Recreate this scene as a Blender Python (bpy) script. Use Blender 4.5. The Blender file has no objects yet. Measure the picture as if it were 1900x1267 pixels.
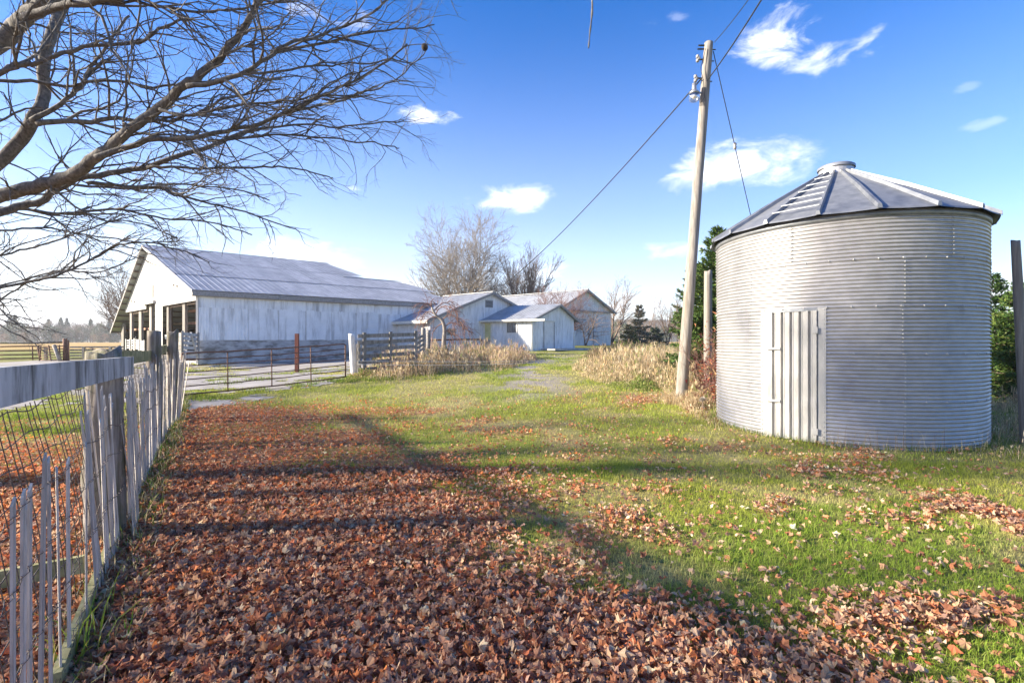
import bpy, math, random
import numpy as np
from mathutils import Matrix, Vector
random.seed(7); rng = np.random.default_rng(11)
C = bpy.context.scene
COL = C.collection
F = 900.0; CH = 1.64; HY = 633.5

# ------------------------------------------------------------------ camera, world, sun, exposure
cam_d = bpy.data.cameras.new('camera'); cam = bpy.data.objects.new('camera', cam_d); COL.objects.link(cam)
cam.location = (0, 0, CH); cam.rotation_euler = (math.pi/2, 0, 0)
cam_d.sensor_width = 36; cam_d.lens = 36*F/1900; cam_d.clip_start = .05; cam_d.clip_end = 6000
C.camera = cam
SUN_AZ = (-.995, -.10); SUN_EL = math.radians(21.2)
w = bpy.data.worlds.new('World'); C.world = w; w.use_nodes = True
nt = w.node_tree; nt.nodes.clear()
def N(nt, typ, **kw):
    n = nt.nodes.new(typ)
    for k, v in kw.items():
        if k == 'inp':
            for a, b in v.items(): n.inputs[a].default_value = b
        else: setattr(n, k, v)
    return n
def L(nt, a, b): nt.links.new(a, b)
sky = N(nt, 'ShaderNodeTexSky', sky_type='NISHITA', sun_disc=False, sun_elevation=SUN_EL,
        sun_rotation=math.atan2(SUN_AZ[0], SUN_AZ[1]), altitude=200, air_density=1.0, dust_density=.6, ozone_density=2.5)
hs = N(nt, 'ShaderNodeHueSaturation', inp={'Saturation': 1.62, 'Value': .84, 'Hue': .515})
L(nt, sky.outputs[0], hs.inputs['Color'])
tc = N(nt, 'ShaderNodeTexCoord'); sep = N(nt, 'ShaderNodeSeparateXYZ'); L(nt, tc.outputs['Generated'], sep.inputs[0])
def MA(op, a, b=None, c=None, clamp=False):
    n = N(nt, 'ShaderNodeMath', operation=op, use_clamp=clamp)
    for i, v in enumerate((a, b, c)):
        if v is None: continue
        if isinstance(v, (int, float)): n.inputs[i].default_value = v
        else: L(nt, v, n.inputs[i])
    return n.outputs[0]
az = MA('ARCTAN2', sep.outputs[0], sep.outputs[1]); el = MA('ARCSINE', sep.outputs[2])
nz = N(nt, 'ShaderNodeTexNoise', inp={'Scale': 13.0, 'Detail': 9.0, 'Roughness': .6, 'Distortion': .5})
mp = N(nt, 'ShaderNodeMapping'); mp.inputs['Scale'].default_value = (1, 1, 2.2)
L(nt, tc.outputs['Generated'], mp.inputs[0]); L(nt, mp.outputs[0], nz.inputs['Vector'])
nzo = MA('SUBTRACT', nz.outputs[0], .5)
clouds = [(1445,72,95,52,.8,2.4),(1545,108,100,32,.65,2.4),(1362,318,160,54,1.0,1.5),(955,373,88,34,1.0,1.4),(790,216,62,20,.8,2.6),
          (665,350,30,10,.6,2.4),(572,478,120,38,1.0,1.3),(60,500,170,55,.75,3),(120,585,240,45,.8,2.5),(215,450,60,26,.6,2.6),(600,25,90,22,.45,3.2),
          (1820,232,40,12,.18,3),(1000,510,60,34,.8,2.4),(1190,566,70,28,.9,2),(1250,470,70,26,.35,3),(1850,540,80,34,.75,2),
          (740,528,60,12,.9,2),(1235,36,40,10,.15,3),(-350,420,200,60,.8,3),(2300,430,160,70,.8,3),(1790,165,25,9,.12,3)]
tot = None
for (px, py, rx, ry, st, nk) in clouds:
    u = (px-950)/F; v = (HY-py)/F
    a0 = math.atan(u); e0 = math.atan2(v, math.hypot(1, u)); ca = math.cos(a0)
    ra = rx/F*ca*ca; re = ry/F*ca
    dx = MA('MULTIPLY', MA('SUBTRACT', az, a0), 1/ra); dy = MA('MULTIPLY', MA('SUBTRACT', el, e0), 1/re)
    dyb = MA('MULTIPLY', dy, 1.0); neg = MA('LESS_THAN', dy, 0); dyb = MA('MULTIPLY', dy, MA('MULTIPLY_ADD', neg, .35, 1.0))
    r2 = MA('ADD', MA('MULTIPLY', dx, dx), MA('MULTIPLY', dyb, dyb))
    m = MA('ADD', MA('SUBTRACT', 1.0, r2), MA('MULTIPLY', nzo, nk*2.2))
    m = MA('MULTIPLY', m, .62, clamp=True); m = MA('MULTIPLY', MA('MULTIPLY', m, m), MA('MULTIPLY_ADD', m, -2.0, 3.0))
    m = MA('MULTIPLY', MA('MULTIPLY', m, MA('LESS_THAN', r2, 6.0)), st)
    tot = m if tot is None else MA('MAXIMUM', tot, m)
# pale veil towards the horizon, as haze in the air
veil = MA('POWER', MA('SUBTRACT', 1.0, MA('MULTIPLY', el, 1/0.66, clamp=True), clamp=True), 1.9)
azv = MA('MULTIPLY_ADD', az, -.14, .80)
veil = MA('MULTIPLY', veil, azv, clamp=True)
mv = N(nt, 'ShaderNodeMix', data_type='RGBA'); L(nt, veil, mv.inputs[0]); L(nt, hs.outputs[0], mv.inputs[6]); mv.inputs[7].default_value = (3.9, 4.0, 4.45, 1)
cm = N(nt, 'ShaderNodeMix', data_type='RGBA'); L(nt, tot, cm.inputs[0]); L(nt, mv.outputs[2], cm.inputs[6]); cm.inputs[7].default_value = (5.0, 5.05, 5.3, 1)
bg = N(nt, 'ShaderNodeBackground', inp={'Strength': .102}); L(nt, cm.outputs[2], bg.inputs[0])
wo = N(nt, 'ShaderNodeOutputWorld'); L(nt, bg.outputs[0], wo.inputs[0])
sd = bpy.data.lights.new('sun', 'SUN'); sd.energy = 5.0; sd.angle = math.radians(3.2); sd.color = (1, .88, .70)
so = bpy.data.objects.new('sun', sd); COL.objects.link(so)
sv = Vector((SUN_AZ[0]*math.cos(SUN_EL), SUN_AZ[1]*math.cos(SUN_EL), math.sin(SUN_EL)))
so.rotation_euler = sv.to_track_quat('Z', 'Y').to_euler(); so.location = (-20, -10, 20)
C.view_settings.view_transform = 'Standard'; C.view_settings.look = 'None'
C.view_settings.exposure = 1.82; C.view_settings.gamma = 1.0; C.view_settings.use_curve_mapping = False
C.render.engine = 'CYCLES'; C.cycles.max_bounces = 6; C.cycles.transparent_max_bounces = 8

# ------------------------------------------------------------------ numbers and terrain
YL = [8,13,16.3,23,28,40,60,150,400,3000]; GL = [0,.12,.33,.53,.62,.75,.9,1.1,1.2,1.3]
YR = [8,12,16.3,20,24,29,40,60,400,3000]; GR = [0,.11,.40,.65,.9,1.14,1.28,1.35,1.4,1.4]
def sstep(a, b, x):
    t = np.clip((np.asarray(x, float)-a)/(b-a), 0, 1); return t*t*(3-2*t)
def g(x, y):
    w_ = sstep(-11, -3, x)
    return np.interp(y, YL, GL)*(1-w_) + np.interp(y, YR, GR)*w_
def PX(px, py, Y): return np.array([(px-950)/F*Y, Y, CH-(py-HY)/F*Y])
def GP(px, py):
    Y = 1.5
    while Y < 300:
        if CH-(py-HY)/F*Y <= float(g((px-950)/F*Y, Y)): break
        Y += .02 if Y < 40 else .5
    return np.array([(px-950)/F*Y, Y, float(g((px-950)/F*Y, Y))])
def gz(x, y): return float(g(x, y))
_tab = rng.random((256, 256))
def vnoise(x, y, s=1.0, o=3, seed=0):
    x = np.asarray(x, float)*s + seed*17.3; y = np.asarray(y, float)*s + seed*31.7
    out = np.zeros(np.broadcast(x, y).shape); amp = 1; tot_ = 0
    for k in range(o):
        xi = np.floor(x).astype(int); yi = np.floor(y).astype(int); fx = x-xi; fy = y-yi
        fx = fx*fx*(3-2*fx); fy = fy*fy*(3-2*fy)
        a = _tab[xi & 255, yi & 255]; b = _tab[(xi+1) & 255, yi & 255]; c = _tab[xi & 255, (yi+1) & 255]; d = _tab[(xi+1) & 255, (yi+1) & 255]
        out = out + amp*((a*(1-fx)+b*fx)*(1-fy)+(c*(1-fx)+d*fx)*fy); tot_ += amp
        amp *= .5; x = x*2.03+5.1; y = y*2.03+9.7
    return out/tot_

# ------------------------------------------------------------------ materials
def mat(name, c1, c2, scale=(3,3,3), rough=.8, metal=0., bump=.0, bdist=.01, rnd=.12, stain=None, stain_scale=(1,1,1), stain_at=.55, stain_w=.12,
        detail=6., rotz=0., lo=.35, hi=.65, spec=.3):
    m = bpy.data.materials.new(name); m.use_nodes = True; t = m.node_tree; t.nodes.clear()
    out = N(t, 'ShaderNodeOutputMaterial'); b = N(t, 'ShaderNodeBsdfPrincipled'); L(t, b.outputs[0], out.inputs[0])
    b.inputs['Roughness'].default_value = rough; b.inputs['Metallic'].default_value = metal; b.inputs['Specular IOR Level'].default_value = spec
    ge = N(t, 'ShaderNodeNewGeometry'); oi = N(t, 'ShaderNodeObjectInfo')
    off = N(t, 'ShaderNodeVectorMath', operation='ADD')
    sc_ = N(t, 'ShaderNodeVectorMath', operation='SCALE'); cx = N(t, 'ShaderNodeCombineXYZ')
    for i in range(3): L(t, oi.outputs['Random'], cx.inputs[i])
    L(t, cx.outputs[0], sc_.inputs[0]); sc_.inputs['Scale'].default_value = 37.0
    rot = N(t, 'ShaderNodeVectorRotate', rotation_type='Z_AXIS'); rot.inputs['Angle'].default_value = -rotz
    L(t, ge.outputs['Position'], rot.inputs['Vector'])
    L(t, rot.outputs[0], off.inputs[0]); L(t, sc_.outputs[0], off.inputs[1])
    mpn = N(t, 'ShaderNodeMapping'); mpn.inputs['Scale'].default_value = scale; L(t, off.outputs[0], mpn.inputs[0])
    n = N(t, 'ShaderNodeTexNoise', inp={'Scale': 1.0, 'Detail': detail, 'Roughness': .6}); L(t, mpn.outputs[0], n.inputs['Vector'])
    r = N(t, 'ShaderNodeValToRGB'); L(t, n.outputs[0], r.inputs[0])
    r.color_ramp.elements[0].position = lo; r.color_ramp.elements[1].position = hi
    r.color_ramp.elements[0].color = (*c1, 1); r.color_ramp.elements[1].color = (*c2, 1)
    col = r.outputs[0]
    if stain:
        mp2 = N(t, 'ShaderNodeMapping'); mp2.inputs['Scale'].default_value = stain_scale; L(t, off.outputs[0], mp2.inputs[0])
        n2 = N(t, 'ShaderNodeTexNoise', inp={'Scale': 1.0, 'Detail': 8.0, 'Roughness': .65}); L(t, mp2.outputs[0], n2.inputs['Vector'])
        mr = N(t, 'ShaderNodeMapRange', inp={'From Min': stain_at-stain_w, 'From Max': stain_at+stain_w}); L(t, n2.outputs[0], mr.inputs[0])
        mx = N(t, 'ShaderNodeMix', data_type='RGBA'); L(t, mr.outputs[0], mx.inputs[0]); L(t, col, mx.inputs[6]); mx.inputs[7].default_value = (*stain, 1)
        col = mx.outputs[2]
    h = N(t, 'ShaderNodeHueSaturation'); L(t, col, h.inputs['Color'])
    mr = N(t, 'ShaderNodeMapRange', inp={'To Min': 1-rnd, 'To Max': 1+rnd}); L(t, oi.outputs['Random'], mr.inputs[0]); L(t, mr.outputs[0], h.inputs['Value'])
    L(t, h.outputs[0], b.inputs['Base Color'])
    if bump:
        bp = N(t, 'ShaderNodeBump', inp={'Strength': bump, 'Distance': bdist}); L(t, n.outputs[0], bp.inputs['Height']); L(t, bp.outputs[0], b.inputs['Normal'])
    return m
def leafmat(name, trans=.35, rough=.6, obj_ramp=None, spec=.2):
    m = bpy.data.materials.new(name); m.use_nodes = True; t = m.node_tree; t.nodes.clear()
    out = N(t, 'ShaderNodeOutputMaterial'); b = N(t, 'ShaderNodeBsdfPrincipled', inp={'Roughness': rough, 'Specular IOR Level': spec})
    tr = N(t, 'ShaderNodeBsdfTranslucent'); mx = N(t, 'ShaderNodeMixShader', inp={0: trans})
    if obj_ramp:
        oi = N(t, 'ShaderNodeObjectInfo'); r = N(t, 'ShaderNodeValToRGB'); L(t, oi.outputs['Random'], r.inputs[0])
        while len(r.color_ramp.elements) < len(obj_ramp): r.color_ramp.elements.new(.5)
        for i, c in enumerate(obj_ramp):
            r.color_ramp.elements[i].position = i/(len(obj_ramp)-1); r.color_ramp.elements[i].color = (*c, 1)
        ge = N(t, 'ShaderNodeNewGeometry'); nn = N(t, 'ShaderNodeTexNoise', inp={'Scale': 60.0, 'Detail': 4.0}); L(t, ge.outputs['Position'], nn.inputs['Vector'])
        hh = N(t, 'ShaderNodeHueSaturation'); mr = N(t, 'ShaderNodeMapRange', inp={'From Min': .3, 'From Max': .7, 'To Min': .7, 'To Max': 1.25}); L(t, nn.outputs[0], mr.inputs[0])
        L(t, mr.outputs[0], hh.inputs['Value']); L(t, r.outputs[0], hh.inputs['Color']); col = hh.outputs[0]
    else:
        a = N(t, 'ShaderNodeAttribute', attribute_name='Col'); col = a.outputs['Color']
    L(t, col, b.inputs['Base Color']); L(t, col, tr.inputs['Color'])
    L(t, b.outputs[0], mx.inputs[1]); L(t, tr.outputs[0], mx.inputs[2]); L(t, mx.outputs[0], out.inputs[0])
    return m
D1 = np.array([.779, .6276, 0]); D2 = np.array([-.753, .658, 0]); D2P = np.array([.878, -.479, 0]); UP = np.array([0, 0, 1.])
A1 = math.atan2(D1[1], D1[0]); A2 = math.atan2(D2[1], D2[0])
FD = np.array([-.5355, .8445, 0]); AF = math.atan2(FD[1], FD[0])
M = {}
M['galv'] = mat('galvanised_steel', (.36,.355,.36), (.44,.435,.44), (6,6,9), .42, .55, .06, .004, .05, stain=(.20,.19,.18), stain_scale=(2.4,2.4,.9), stain_at=.71, stain_w=.08)
M['galv_roof'] = mat('galvanised_roof_steel', (.17,.185,.21), (.27,.285,.31), (5,5,5), .5, .5, .05, .004, .07, stain=(.25,.26,.28), stain_scale=(3,3,3), stain_at=.66)
M['doorpaint'] = mat('white_painted_steel', (.38,.375,.355), (.46,.45,.43), (8,8,3), .5, .1, .1, .004, .03, stain=(.30,.28,.25), stain_scale=(7,7,2), stain_at=.70)
M['bolt'] = mat('bolt_steel', (.35,.35,.34), (.5,.5,.5), (9,9,9), .4, .6)
M['pole'] = mat('weathered_pole_wood', (.15,.138,.126), (.28,.262,.24), (22,22,1.1), .9, 0, .5, .01, .05, stain=(.20,.16,.12), stain_scale=(9,9,.7), stain_at=.62)
M['greywood'] = mat('grey_weathered_wood', (.17,.155,.14), (.36,.335,.31), (30,30,2.2), .9, 0, .6, .006, .2, stain=(.10,.095,.06), stain_scale=(8,8,2), stain_at=.62)
M['picket'] = mat('silver_picket_wood', (.33,.305,.275), (.54,.505,.465), (60,60,3), .85, 0, .5, .003, .22, stain=(.20,.18,.16), stain_scale=(30,30,4), stain_at=.66)
M['post'] = mat('rough_post_wood', (.11,.095,.08), (.32,.285,.25), (34,34,2.0), .95, 0, .9, .012, .1, stain=(.10,.11,.04), stain_scale=(7,7,3), stain_at=.60)
M['rail'] = mat('peeling_rail_paint', (.33,.34,.345), (.54,.55,.56), (7,7,2.2), .85, 0, .4, .004, .05, stain=(.12,.12,.11), stain_scale=(9,9,1.6), stain_at=.55, stain_w=.08)
M['moss'] = mat('mossy_board', (.20,.19,.09), (.38,.36,.20), (12,12,12), .95, 0, .5, .005, .1, stain=(.12,.13,.05), stain_scale=(4,4,4), stain_at=.55)
M['whitewash'] = mat('whitewashed_boards', (.40,.39,.375), (.56,.55,.53), (26,26,1.4), .85, 0, .4, .004, .06, stain=(.27,.255,.235), stain_scale=(14,14,.8), stain_at=.66)
M['blueboard'] = mat('pale_painted_siding', (.62,.635,.66), (.78,.79,.81), (14,14,1.6), .8, 0, .3, .004, .05, stain=(.33,.34,.36), stain_scale=(5,5,1.0), stain_at=.64)
M['sheet'] = mat('pale_painted_sheet', (.70,.725,.76), (.80,.82,.85), (1.4,1.4,1.6), .55, .1, .8, .06, .035, stain=(.36,.365,.38), stain_scale=(4,4,.5), stain_at=.60)
M['barnroof'] = mat('barn_roof_steel', (.31,.32,.345), (.45,.46,.48), (1.2,1.2,1.2), .5, .35, .15, .02, .10, stain=(.27,.27,.29), stain_scale=(3,3,3), stain_at=.62)
M['shedroof'] = mat('shed_roof_steel', (.31,.325,.35), (.44,.455,.475), (2,2,2), .55, .3, .1, .01, .06, stain=(.30,.27,.25), stain_scale=(3,3,3), stain_at=.66)
M['fascia'] = mat('weathered_fascia', (.20,.19,.185), (.36,.35,.34), (20,20,20), .9, 0, .4, .006, .1)
M['trim'] = mat('cream_trim', (.55,.54,.48), (.68,.67,.62), (8,8,8), .7, 0, .1, .003, .04)
M['conc'] = mat('concrete_wall', (.40,.40,.41), (.52,.52,.52), (1.5,1.5,3), .9, 0, .3, .01, .02, stain=(.17,.165,.16), stain_scale=(1.3,1.3,3.2), stain_at=.53, stain_w=.08)
M['darkwood'] = mat('dark_barn_wood', (.12,.09,.07), (.25,.19,.15), (12,12,12), .95, 0, .3, .006, .3)
M['redwood'] = mat('red_brown_timber', (.26,.13,.08), (.42,.25,.17), (14,14,14), .9, 0, .3, .006, .2)
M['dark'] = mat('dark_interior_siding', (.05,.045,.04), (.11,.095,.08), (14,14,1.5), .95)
M['rust'] = mat('rusty_pipe', (.12,.06,.04), (.24,.14,.10), (25,25,25), .8, .2, .2, .002, .15)
M['redpost'] = mat('rust_red_post', (.16,.05,.035), (.24,.085,.06), (20,20,4), .8, .1, .2, .002, .05)
M['whitepaint'] = mat('peeling_white_paint', (.60,.59,.57), (.76,.75,.73), (25,25,3), .8, 0, .3, .004, .06, stain=(.22,.20,.18), stain_scale=(12,12,3), stain_at=.66, stain_w=.05)
M['wire'] = mat('rusty_wire', (.07,.06,.055), (.15,.13,.12), (40,40,40), .7, .5)
M['cable'] = mat('black_cable', (.02,.02,.02), (.035,.035,.035), (10,10,10), .6)
M['bark'] = mat('maple_bark', (.08,.076,.072), (.19,.182,.174), (26,26,14), .95, 0, .8, .02, .05, stain=(.26,.25,.23), stain_scale=(9,9,9), stain_at=.64, stain_w=.06)
M['bark2'] = mat('pale_bark', (.20,.175,.15), (.36,.32,.28), (9,9,6), .95)
M['bark3'] = mat('brown_twig_bark', (.13,.095,.075), (.24,.18,.145), (9,9,6), .95)
M['bark4'] = mat('red_twig_bark', (.16,.085,.07), (.28,.17,.14), (9,9,6), .9)
M['yard'] = mat('concrete_yard', (.25,.235,.225), (.36,.34,.325), (1.1,1.1,1.1), .95, 0, .4, .01, .03, stain=(.20,.185,.15), stain_scale=(.9,.9,.9), stain_at=.58)
M['louvre'] = mat('grey_louvre', (.22,.22,.23), (.32,.32,.33), (9,9,9), .7)
M['ceramic'] = mat('grey_ceramic', (.25,.24,.24), (.38,.37,.36), (9,9,9), .4)
M['lampmetal'] = mat('lamp_metal', (.30,.31,.33), (.42,.43,.45), (9,9,9), .4, .6)
M['nest'] = mat('wasp_nest', (.03,.025,.02), (.08,.06,.05), (30,30,30), .9)
M['leafgrass'] = leafmat('grass_blades', .35)
M['needles'] = leafmat('conifer_needles', .12, .55)
M['leaves'] = leafmat('dry_leaves', .36, .65)
M['leafobj'] = leafmat('dry_leaf_tones', .32, .65, [(.46,.18,.09),(.54,.31,.19),(.27,.11,.07),(.62,.42,.27),(.48,.24,.14),(.34,.19,.14),(.56,.18,.06)])
def glassmat():
    m = bpy.data.materials.new('window_glass'); m.use_nodes = True; b = m.node_tree.nodes['Principled BSDF']
    b.inputs['Base Color'].default_value = (.03,.045,.07,1); b.inputs['Roughness'].default_value = .08; b.inputs['Specular IOR Level'].default_value = .6
    return m
M['glass'] = glassmat()
def clearmat():
    m = bpy.data.materials.new('clear_lamp_glass'); m.use_nodes = True; t = m.node_tree; t.nodes.clear()
    out = N(t, 'ShaderNodeOutputMaterial'); gl = N(t, 'ShaderNodeBsdfGlossy', inp={'Roughness': .15}); tr = N(t, 'ShaderNodeBsdfTransparent'); mx = N(t, 'ShaderNodeMixShader', inp={0: .35})
    L(t, tr.outputs[0], mx.inputs[1]); L(t, gl.outputs[0], mx.inputs[2]); L(t, mx.outputs[0], out.inputs[0]); return m
M['clear'] = clearmat()
M['yellow'] = mat('yellow_door_glass', (.46,.44,.20), (.58,.55,.30), (3,3,3), .25, 0, 0, 0, 0)
def groundmat():
    m = bpy.data.materials.new('ground_turf'); m.use_nodes = True; t = m.node_tree; t.nodes.clear()
    out = N(t, 'ShaderNodeOutputMaterial'); b = N(t, 'ShaderNodeBsdfPrincipled', inp={'Roughness': .95, 'Specular IOR Level': .1}); L(t, b.outputs[0], out.inputs[0])
    a = N(t, 'ShaderNodeAttribute', attribute_name='Col'); ge = N(t, 'ShaderNodeNewGeometry')
    n = N(t, 'ShaderNodeTexNoise', inp={'Scale': 28.0, 'Detail': 8.0, 'Roughness': .7}); L(t, ge.outputs['Position'], n.inputs['Vector'])
    n2 = N(t, 'ShaderNodeTexNoise', inp={'Scale': 1.3, 'Detail': 6.0, 'Roughness': .7}); L(t, ge.outputs['Position'], n2.inputs['Vector'])
    mr = N(t, 'ShaderNodeMapRange', inp={'From Min': .3, 'From Max': .7, 'To Min': .5, 'To Max': 1.4}); L(t, n.outputs[0], mr.inputs[0])
    mr2 = N(t, 'ShaderNodeMapRange', inp={'From Min': .3, 'From Max': .7, 'To Min': .8, 'To Max': 1.2}); L(t, n2.outputs[0], mr2.inputs[0])
    mm = N(t, 'ShaderNodeMath', operation='MULTIPLY'); L(t, mr.outputs[0], mm.inputs[0]); L(t, mr2.outputs[0], mm.inputs[1])
    h = N(t, 'ShaderNodeHueSaturation'); L(t, a.outputs['Color'], h.inputs['Color']); L(t, mm.outputs[0], h.inputs['Value']); L(t, h.outputs[0], b.inputs['Base Color'])
    bp = N(t, 'ShaderNodeBump', inp={'Strength': .6, 'Distance': .03}); L(t, n.outputs[0], bp.inputs['Height']); L(t, bp.outputs[0], b.inputs['Normal'])
    return m
M['ground'] = groundmat()
M['hill'] = mat('wooded_hill', (.055,.06,.05), (.16,.115,.075), (.02,.02,.05), .95, 0, 0, 0, 0, stain=(.05,.075,.04), stain_scale=(.012,.012,.03), stain_at=.58)

# ------------------------------------------------------------------ mesh helpers
def make_mesh(name, V, Fq=None, Ft=None, m=None, col=None, smooth=False):
    me = bpy.data.meshes.new(name); V = np.asarray(V, np.float32).reshape(-1, 3)
    loops = []; starts = []; nl = 0
    for Fa, k in ((Fq, 4), (Ft, 3)):
        if Fa is None or len(Fa) == 0: continue
        Fa = np.asarray(Fa, np.int32).reshape(-1, k); loops.append(Fa.ravel()); starts.append(nl+np.arange(len(Fa), dtype=np.int32)*k); nl += Fa.size
    me.vertices.add(len(V)); me.vertices.foreach_set('co', V.ravel())
    lo = np.concatenate(loops); st = np.concatenate(starts)
    me.loops.add(len(lo)); me.loops.foreach_set('vertex_index', lo); me.polygons.add(len(st)); me.polygons.foreach_set('loop_start', st)
    me.update(calc_edges=True)
    if smooth: me.polygons.foreach_set('use_smooth', np.ones(len(st), bool))
    if col is not None:
        ca = me.color_attributes.new('Col', 'FLOAT_COLOR', 'POINT'); c4 = np.ones((len(V), 4), np.float32); c4[:, :3] = col; ca.data.foreach_set('color', c4.ravel())
    if m: me.materials.append(m)
    return me
def poly_mesh(name, V, faces, m, smooth=False):
    me = bpy.data.meshes.new(name); me.from_pydata([tuple(map(float, v)) for v in V], [], faces); me.update()
    if smooth: me.polygons.foreach_set('use_smooth', np.ones(len(me.polygons), bool))
    me.materials.append(m); return me
def props(o, label=None, cat=None, group=None, kind=None):
    if label: o['label'] = label
    if cat: o['category'] = cat
    if group: o['group'] = group
    if kind: o['kind'] = kind
    return o
CUBES = {}
def cube(m):
    if m.name not in CUBES:
        V = [(x, y, z) for x in (-.5,.5) for y in (-.5,.5) for z in (-.5,.5)]
        CUBES[m.name] = poly_mesh('box_'+m.name, V, [(0,1,3,2),(4,6,7,5),(0,4,5,1),(2,3,7,6),(0,2,6,4),(1,5,7,3)], m)
    return CUBES[m.name]
class Thing:
    def __init__(s, name, loc, label=None, cat=None, group=None, kind=None):
        s.loc = np.array(loc, float); s.o = bpy.data.objects.new(name, None); COL.objects.link(s.o); s.o.location = s.loc; s.o.empty_display_size = .2
        props(s.o, label, cat, group, kind)
    def link(s, name, me, parent=None, mat4=None, kind=None, label=None):
        o = bpy.data.objects.new(name, me); COL.objects.link(o); o.parent = parent or s.o
        if mat4 is not None: o.matrix_local = mat4
        if kind: o['kind'] = kind
        if label: o['label'] = label
        return o
    def add(s, name, V, faces, m, parent=None, smooth=False, kind=None, label=None):
        return s.link(name, poly_mesh(name, np.asarray(V, float)-s.loc, faces, m, smooth), parent, None, kind, label)
    def box(s, name, c, ax, size, m, parent=None, label=None):
        a = [np.array(v, float)/np.linalg.norm(v) for v in ax]
        X = Matrix([[a[j][i]*size[j] for j in range(3)]+[0] for i in range(3)]+[[0,0,0,1]]); c = np.array(c, float)-s.loc
        return s.link(name, cube(m), parent, Matrix.Translation(Vector(c)) @ X, None, label)
    def beam(s, name, A, B, wd, ht, m, parent=None, side=None, label=None):
        A = np.array(A, float); B = np.array(B, float); d = B-A; Ln = np.linalg.norm(d); d /= Ln
        ref = UP if side is None else np.array(side, float)
        if side is None:
            if abs(d[2]) > .9: ref = np.array([1., 0, 0])
            x = np.cross(d, ref); x /= np.linalg.norm(x); z = np.cross(x, d)
        else:
            x = ref-d*np.dot(ref, d); x /= np.linalg.norm(x); z = np.cross(x, d)
        return s.box(name, (A+B)/2, (d, x, z), (Ln, wd, ht), m, parent, label)
    def acc(s, name, acc, m, parent=None, smooth=True, kind=None, label=None):
        me = acc.mesh(name, m, s.loc, smooth)
        return s.link(name, me, parent, None, kind, label)
    def tube(s, name, pts, r, m, n=8, parent=None, label=None):
        a = Acc(); a.tube(pts, r, n); return s.acc(name, a, m, parent, label=label)
class Acc:
    def __init__(s): s.V = []; s.Q = []; s.T = []; s.n = 0; s.Cc = []
    def tube(s, pts, r, n=6, cap=True):
        P = np.asarray(pts, float); k = len(P); R = np.broadcast_to(np.asarray(r, float), (k,))
        Tn = np.empty_like(P); Tn[1:-1] = P[2:]-P[:-2]; Tn[0] = P[1]-P[0]; Tn[-1] = P[-1]-P[-2]
        Tn /= np.linalg.norm(Tn, axis=1)[:, None]+1e-12
        d = P[-1]-P[0]; ref = np.array([0, 0, 1.]) if abs(d[2]) < .8*np.linalg.norm(d) else np.array([1., .13, 0])
        X = np.cross(Tn, ref); X /= np.linalg.norm(X, axis=1)[:, None]+1e-9; Z = np.cross(X, Tn)
        a = np.arange(n)*2*math.pi/n; ca = np.cos(a)[None, :, None]; sa = np.sin(a)[None, :, None]
        V = P[:, None]+R[:, None, None]*(ca*X[:, None]+sa*Z[:, None]); V = V.reshape(-1, 3)
        i = np.arange(k-1)[:, None]*n; j = np.arange(n)[None]; j2 = (j+1) % n
        Q = np.stack([i+j, i+j2, i+n+j2, i+n+j], -1).reshape(-1, 4)+s.n
        s.V.append(V); s.Q.append(Q)
        if cap:
            s.V.append(P[[0, -1]]); c0 = s.n+k*n; j = np.arange(n); j2 = (j+1) % n
            s.T.append(np.stack([np.full(n, c0), j2+s.n, j+s.n], -1)); b = s.n+(k-1)*n
            s.T.append(np.stack([np.full(n, c0+1), j+b, j2+b], -1)); s.n += 2
        s.n += k*n
    def box(s, c, ax, size):
        a = [np.array(v, float)/np.linalg.norm(v) for v in ax]; c = np.array(c, float)
        V = [c+sx*a[0]*size[0]/2+sy*a[1]*size[1]/2+sz*a[2]*size[2]/2 for sx in (-1,1) for sy in (-1,1) for sz in (-1,1)]
        s.V.append(np.array(V)); s.Q.append(np.array([(0,1,3,2),(4,6,7,5),(0,4,5,1),(2,3,7,6),(0,2,6,4),(1,5,7,3)])+s.n); s.n += 8
    def mesh(s, name, m, loc=(0,0,0), smooth=True):
        return make_mesh(name, np.concatenate(s.V)-np.array(loc), np.concatenate(s.Q) if s.Q else None, np.concatenate(s.T) if s.T else None, m, None, smooth)
def solid(s, name, poly, thick, n, m, parent=None, label=None):
    """extrude a planar polygon (list of 3d points) by thick along -n"""
    P = np.array(poly, float); k = len(P); n = np.array(n, float); n /= np.linalg.norm(n)
    V = np.concatenate([P, P-n*thick]); f = [tuple(range(k)), tuple(range(2*k-1, k-1, -1))]+[(i, k+i, k+(i+1) % k, (i+1) % k) for i in range(k)]
    return s.add(name, V, f, m, parent, label=label)

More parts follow.
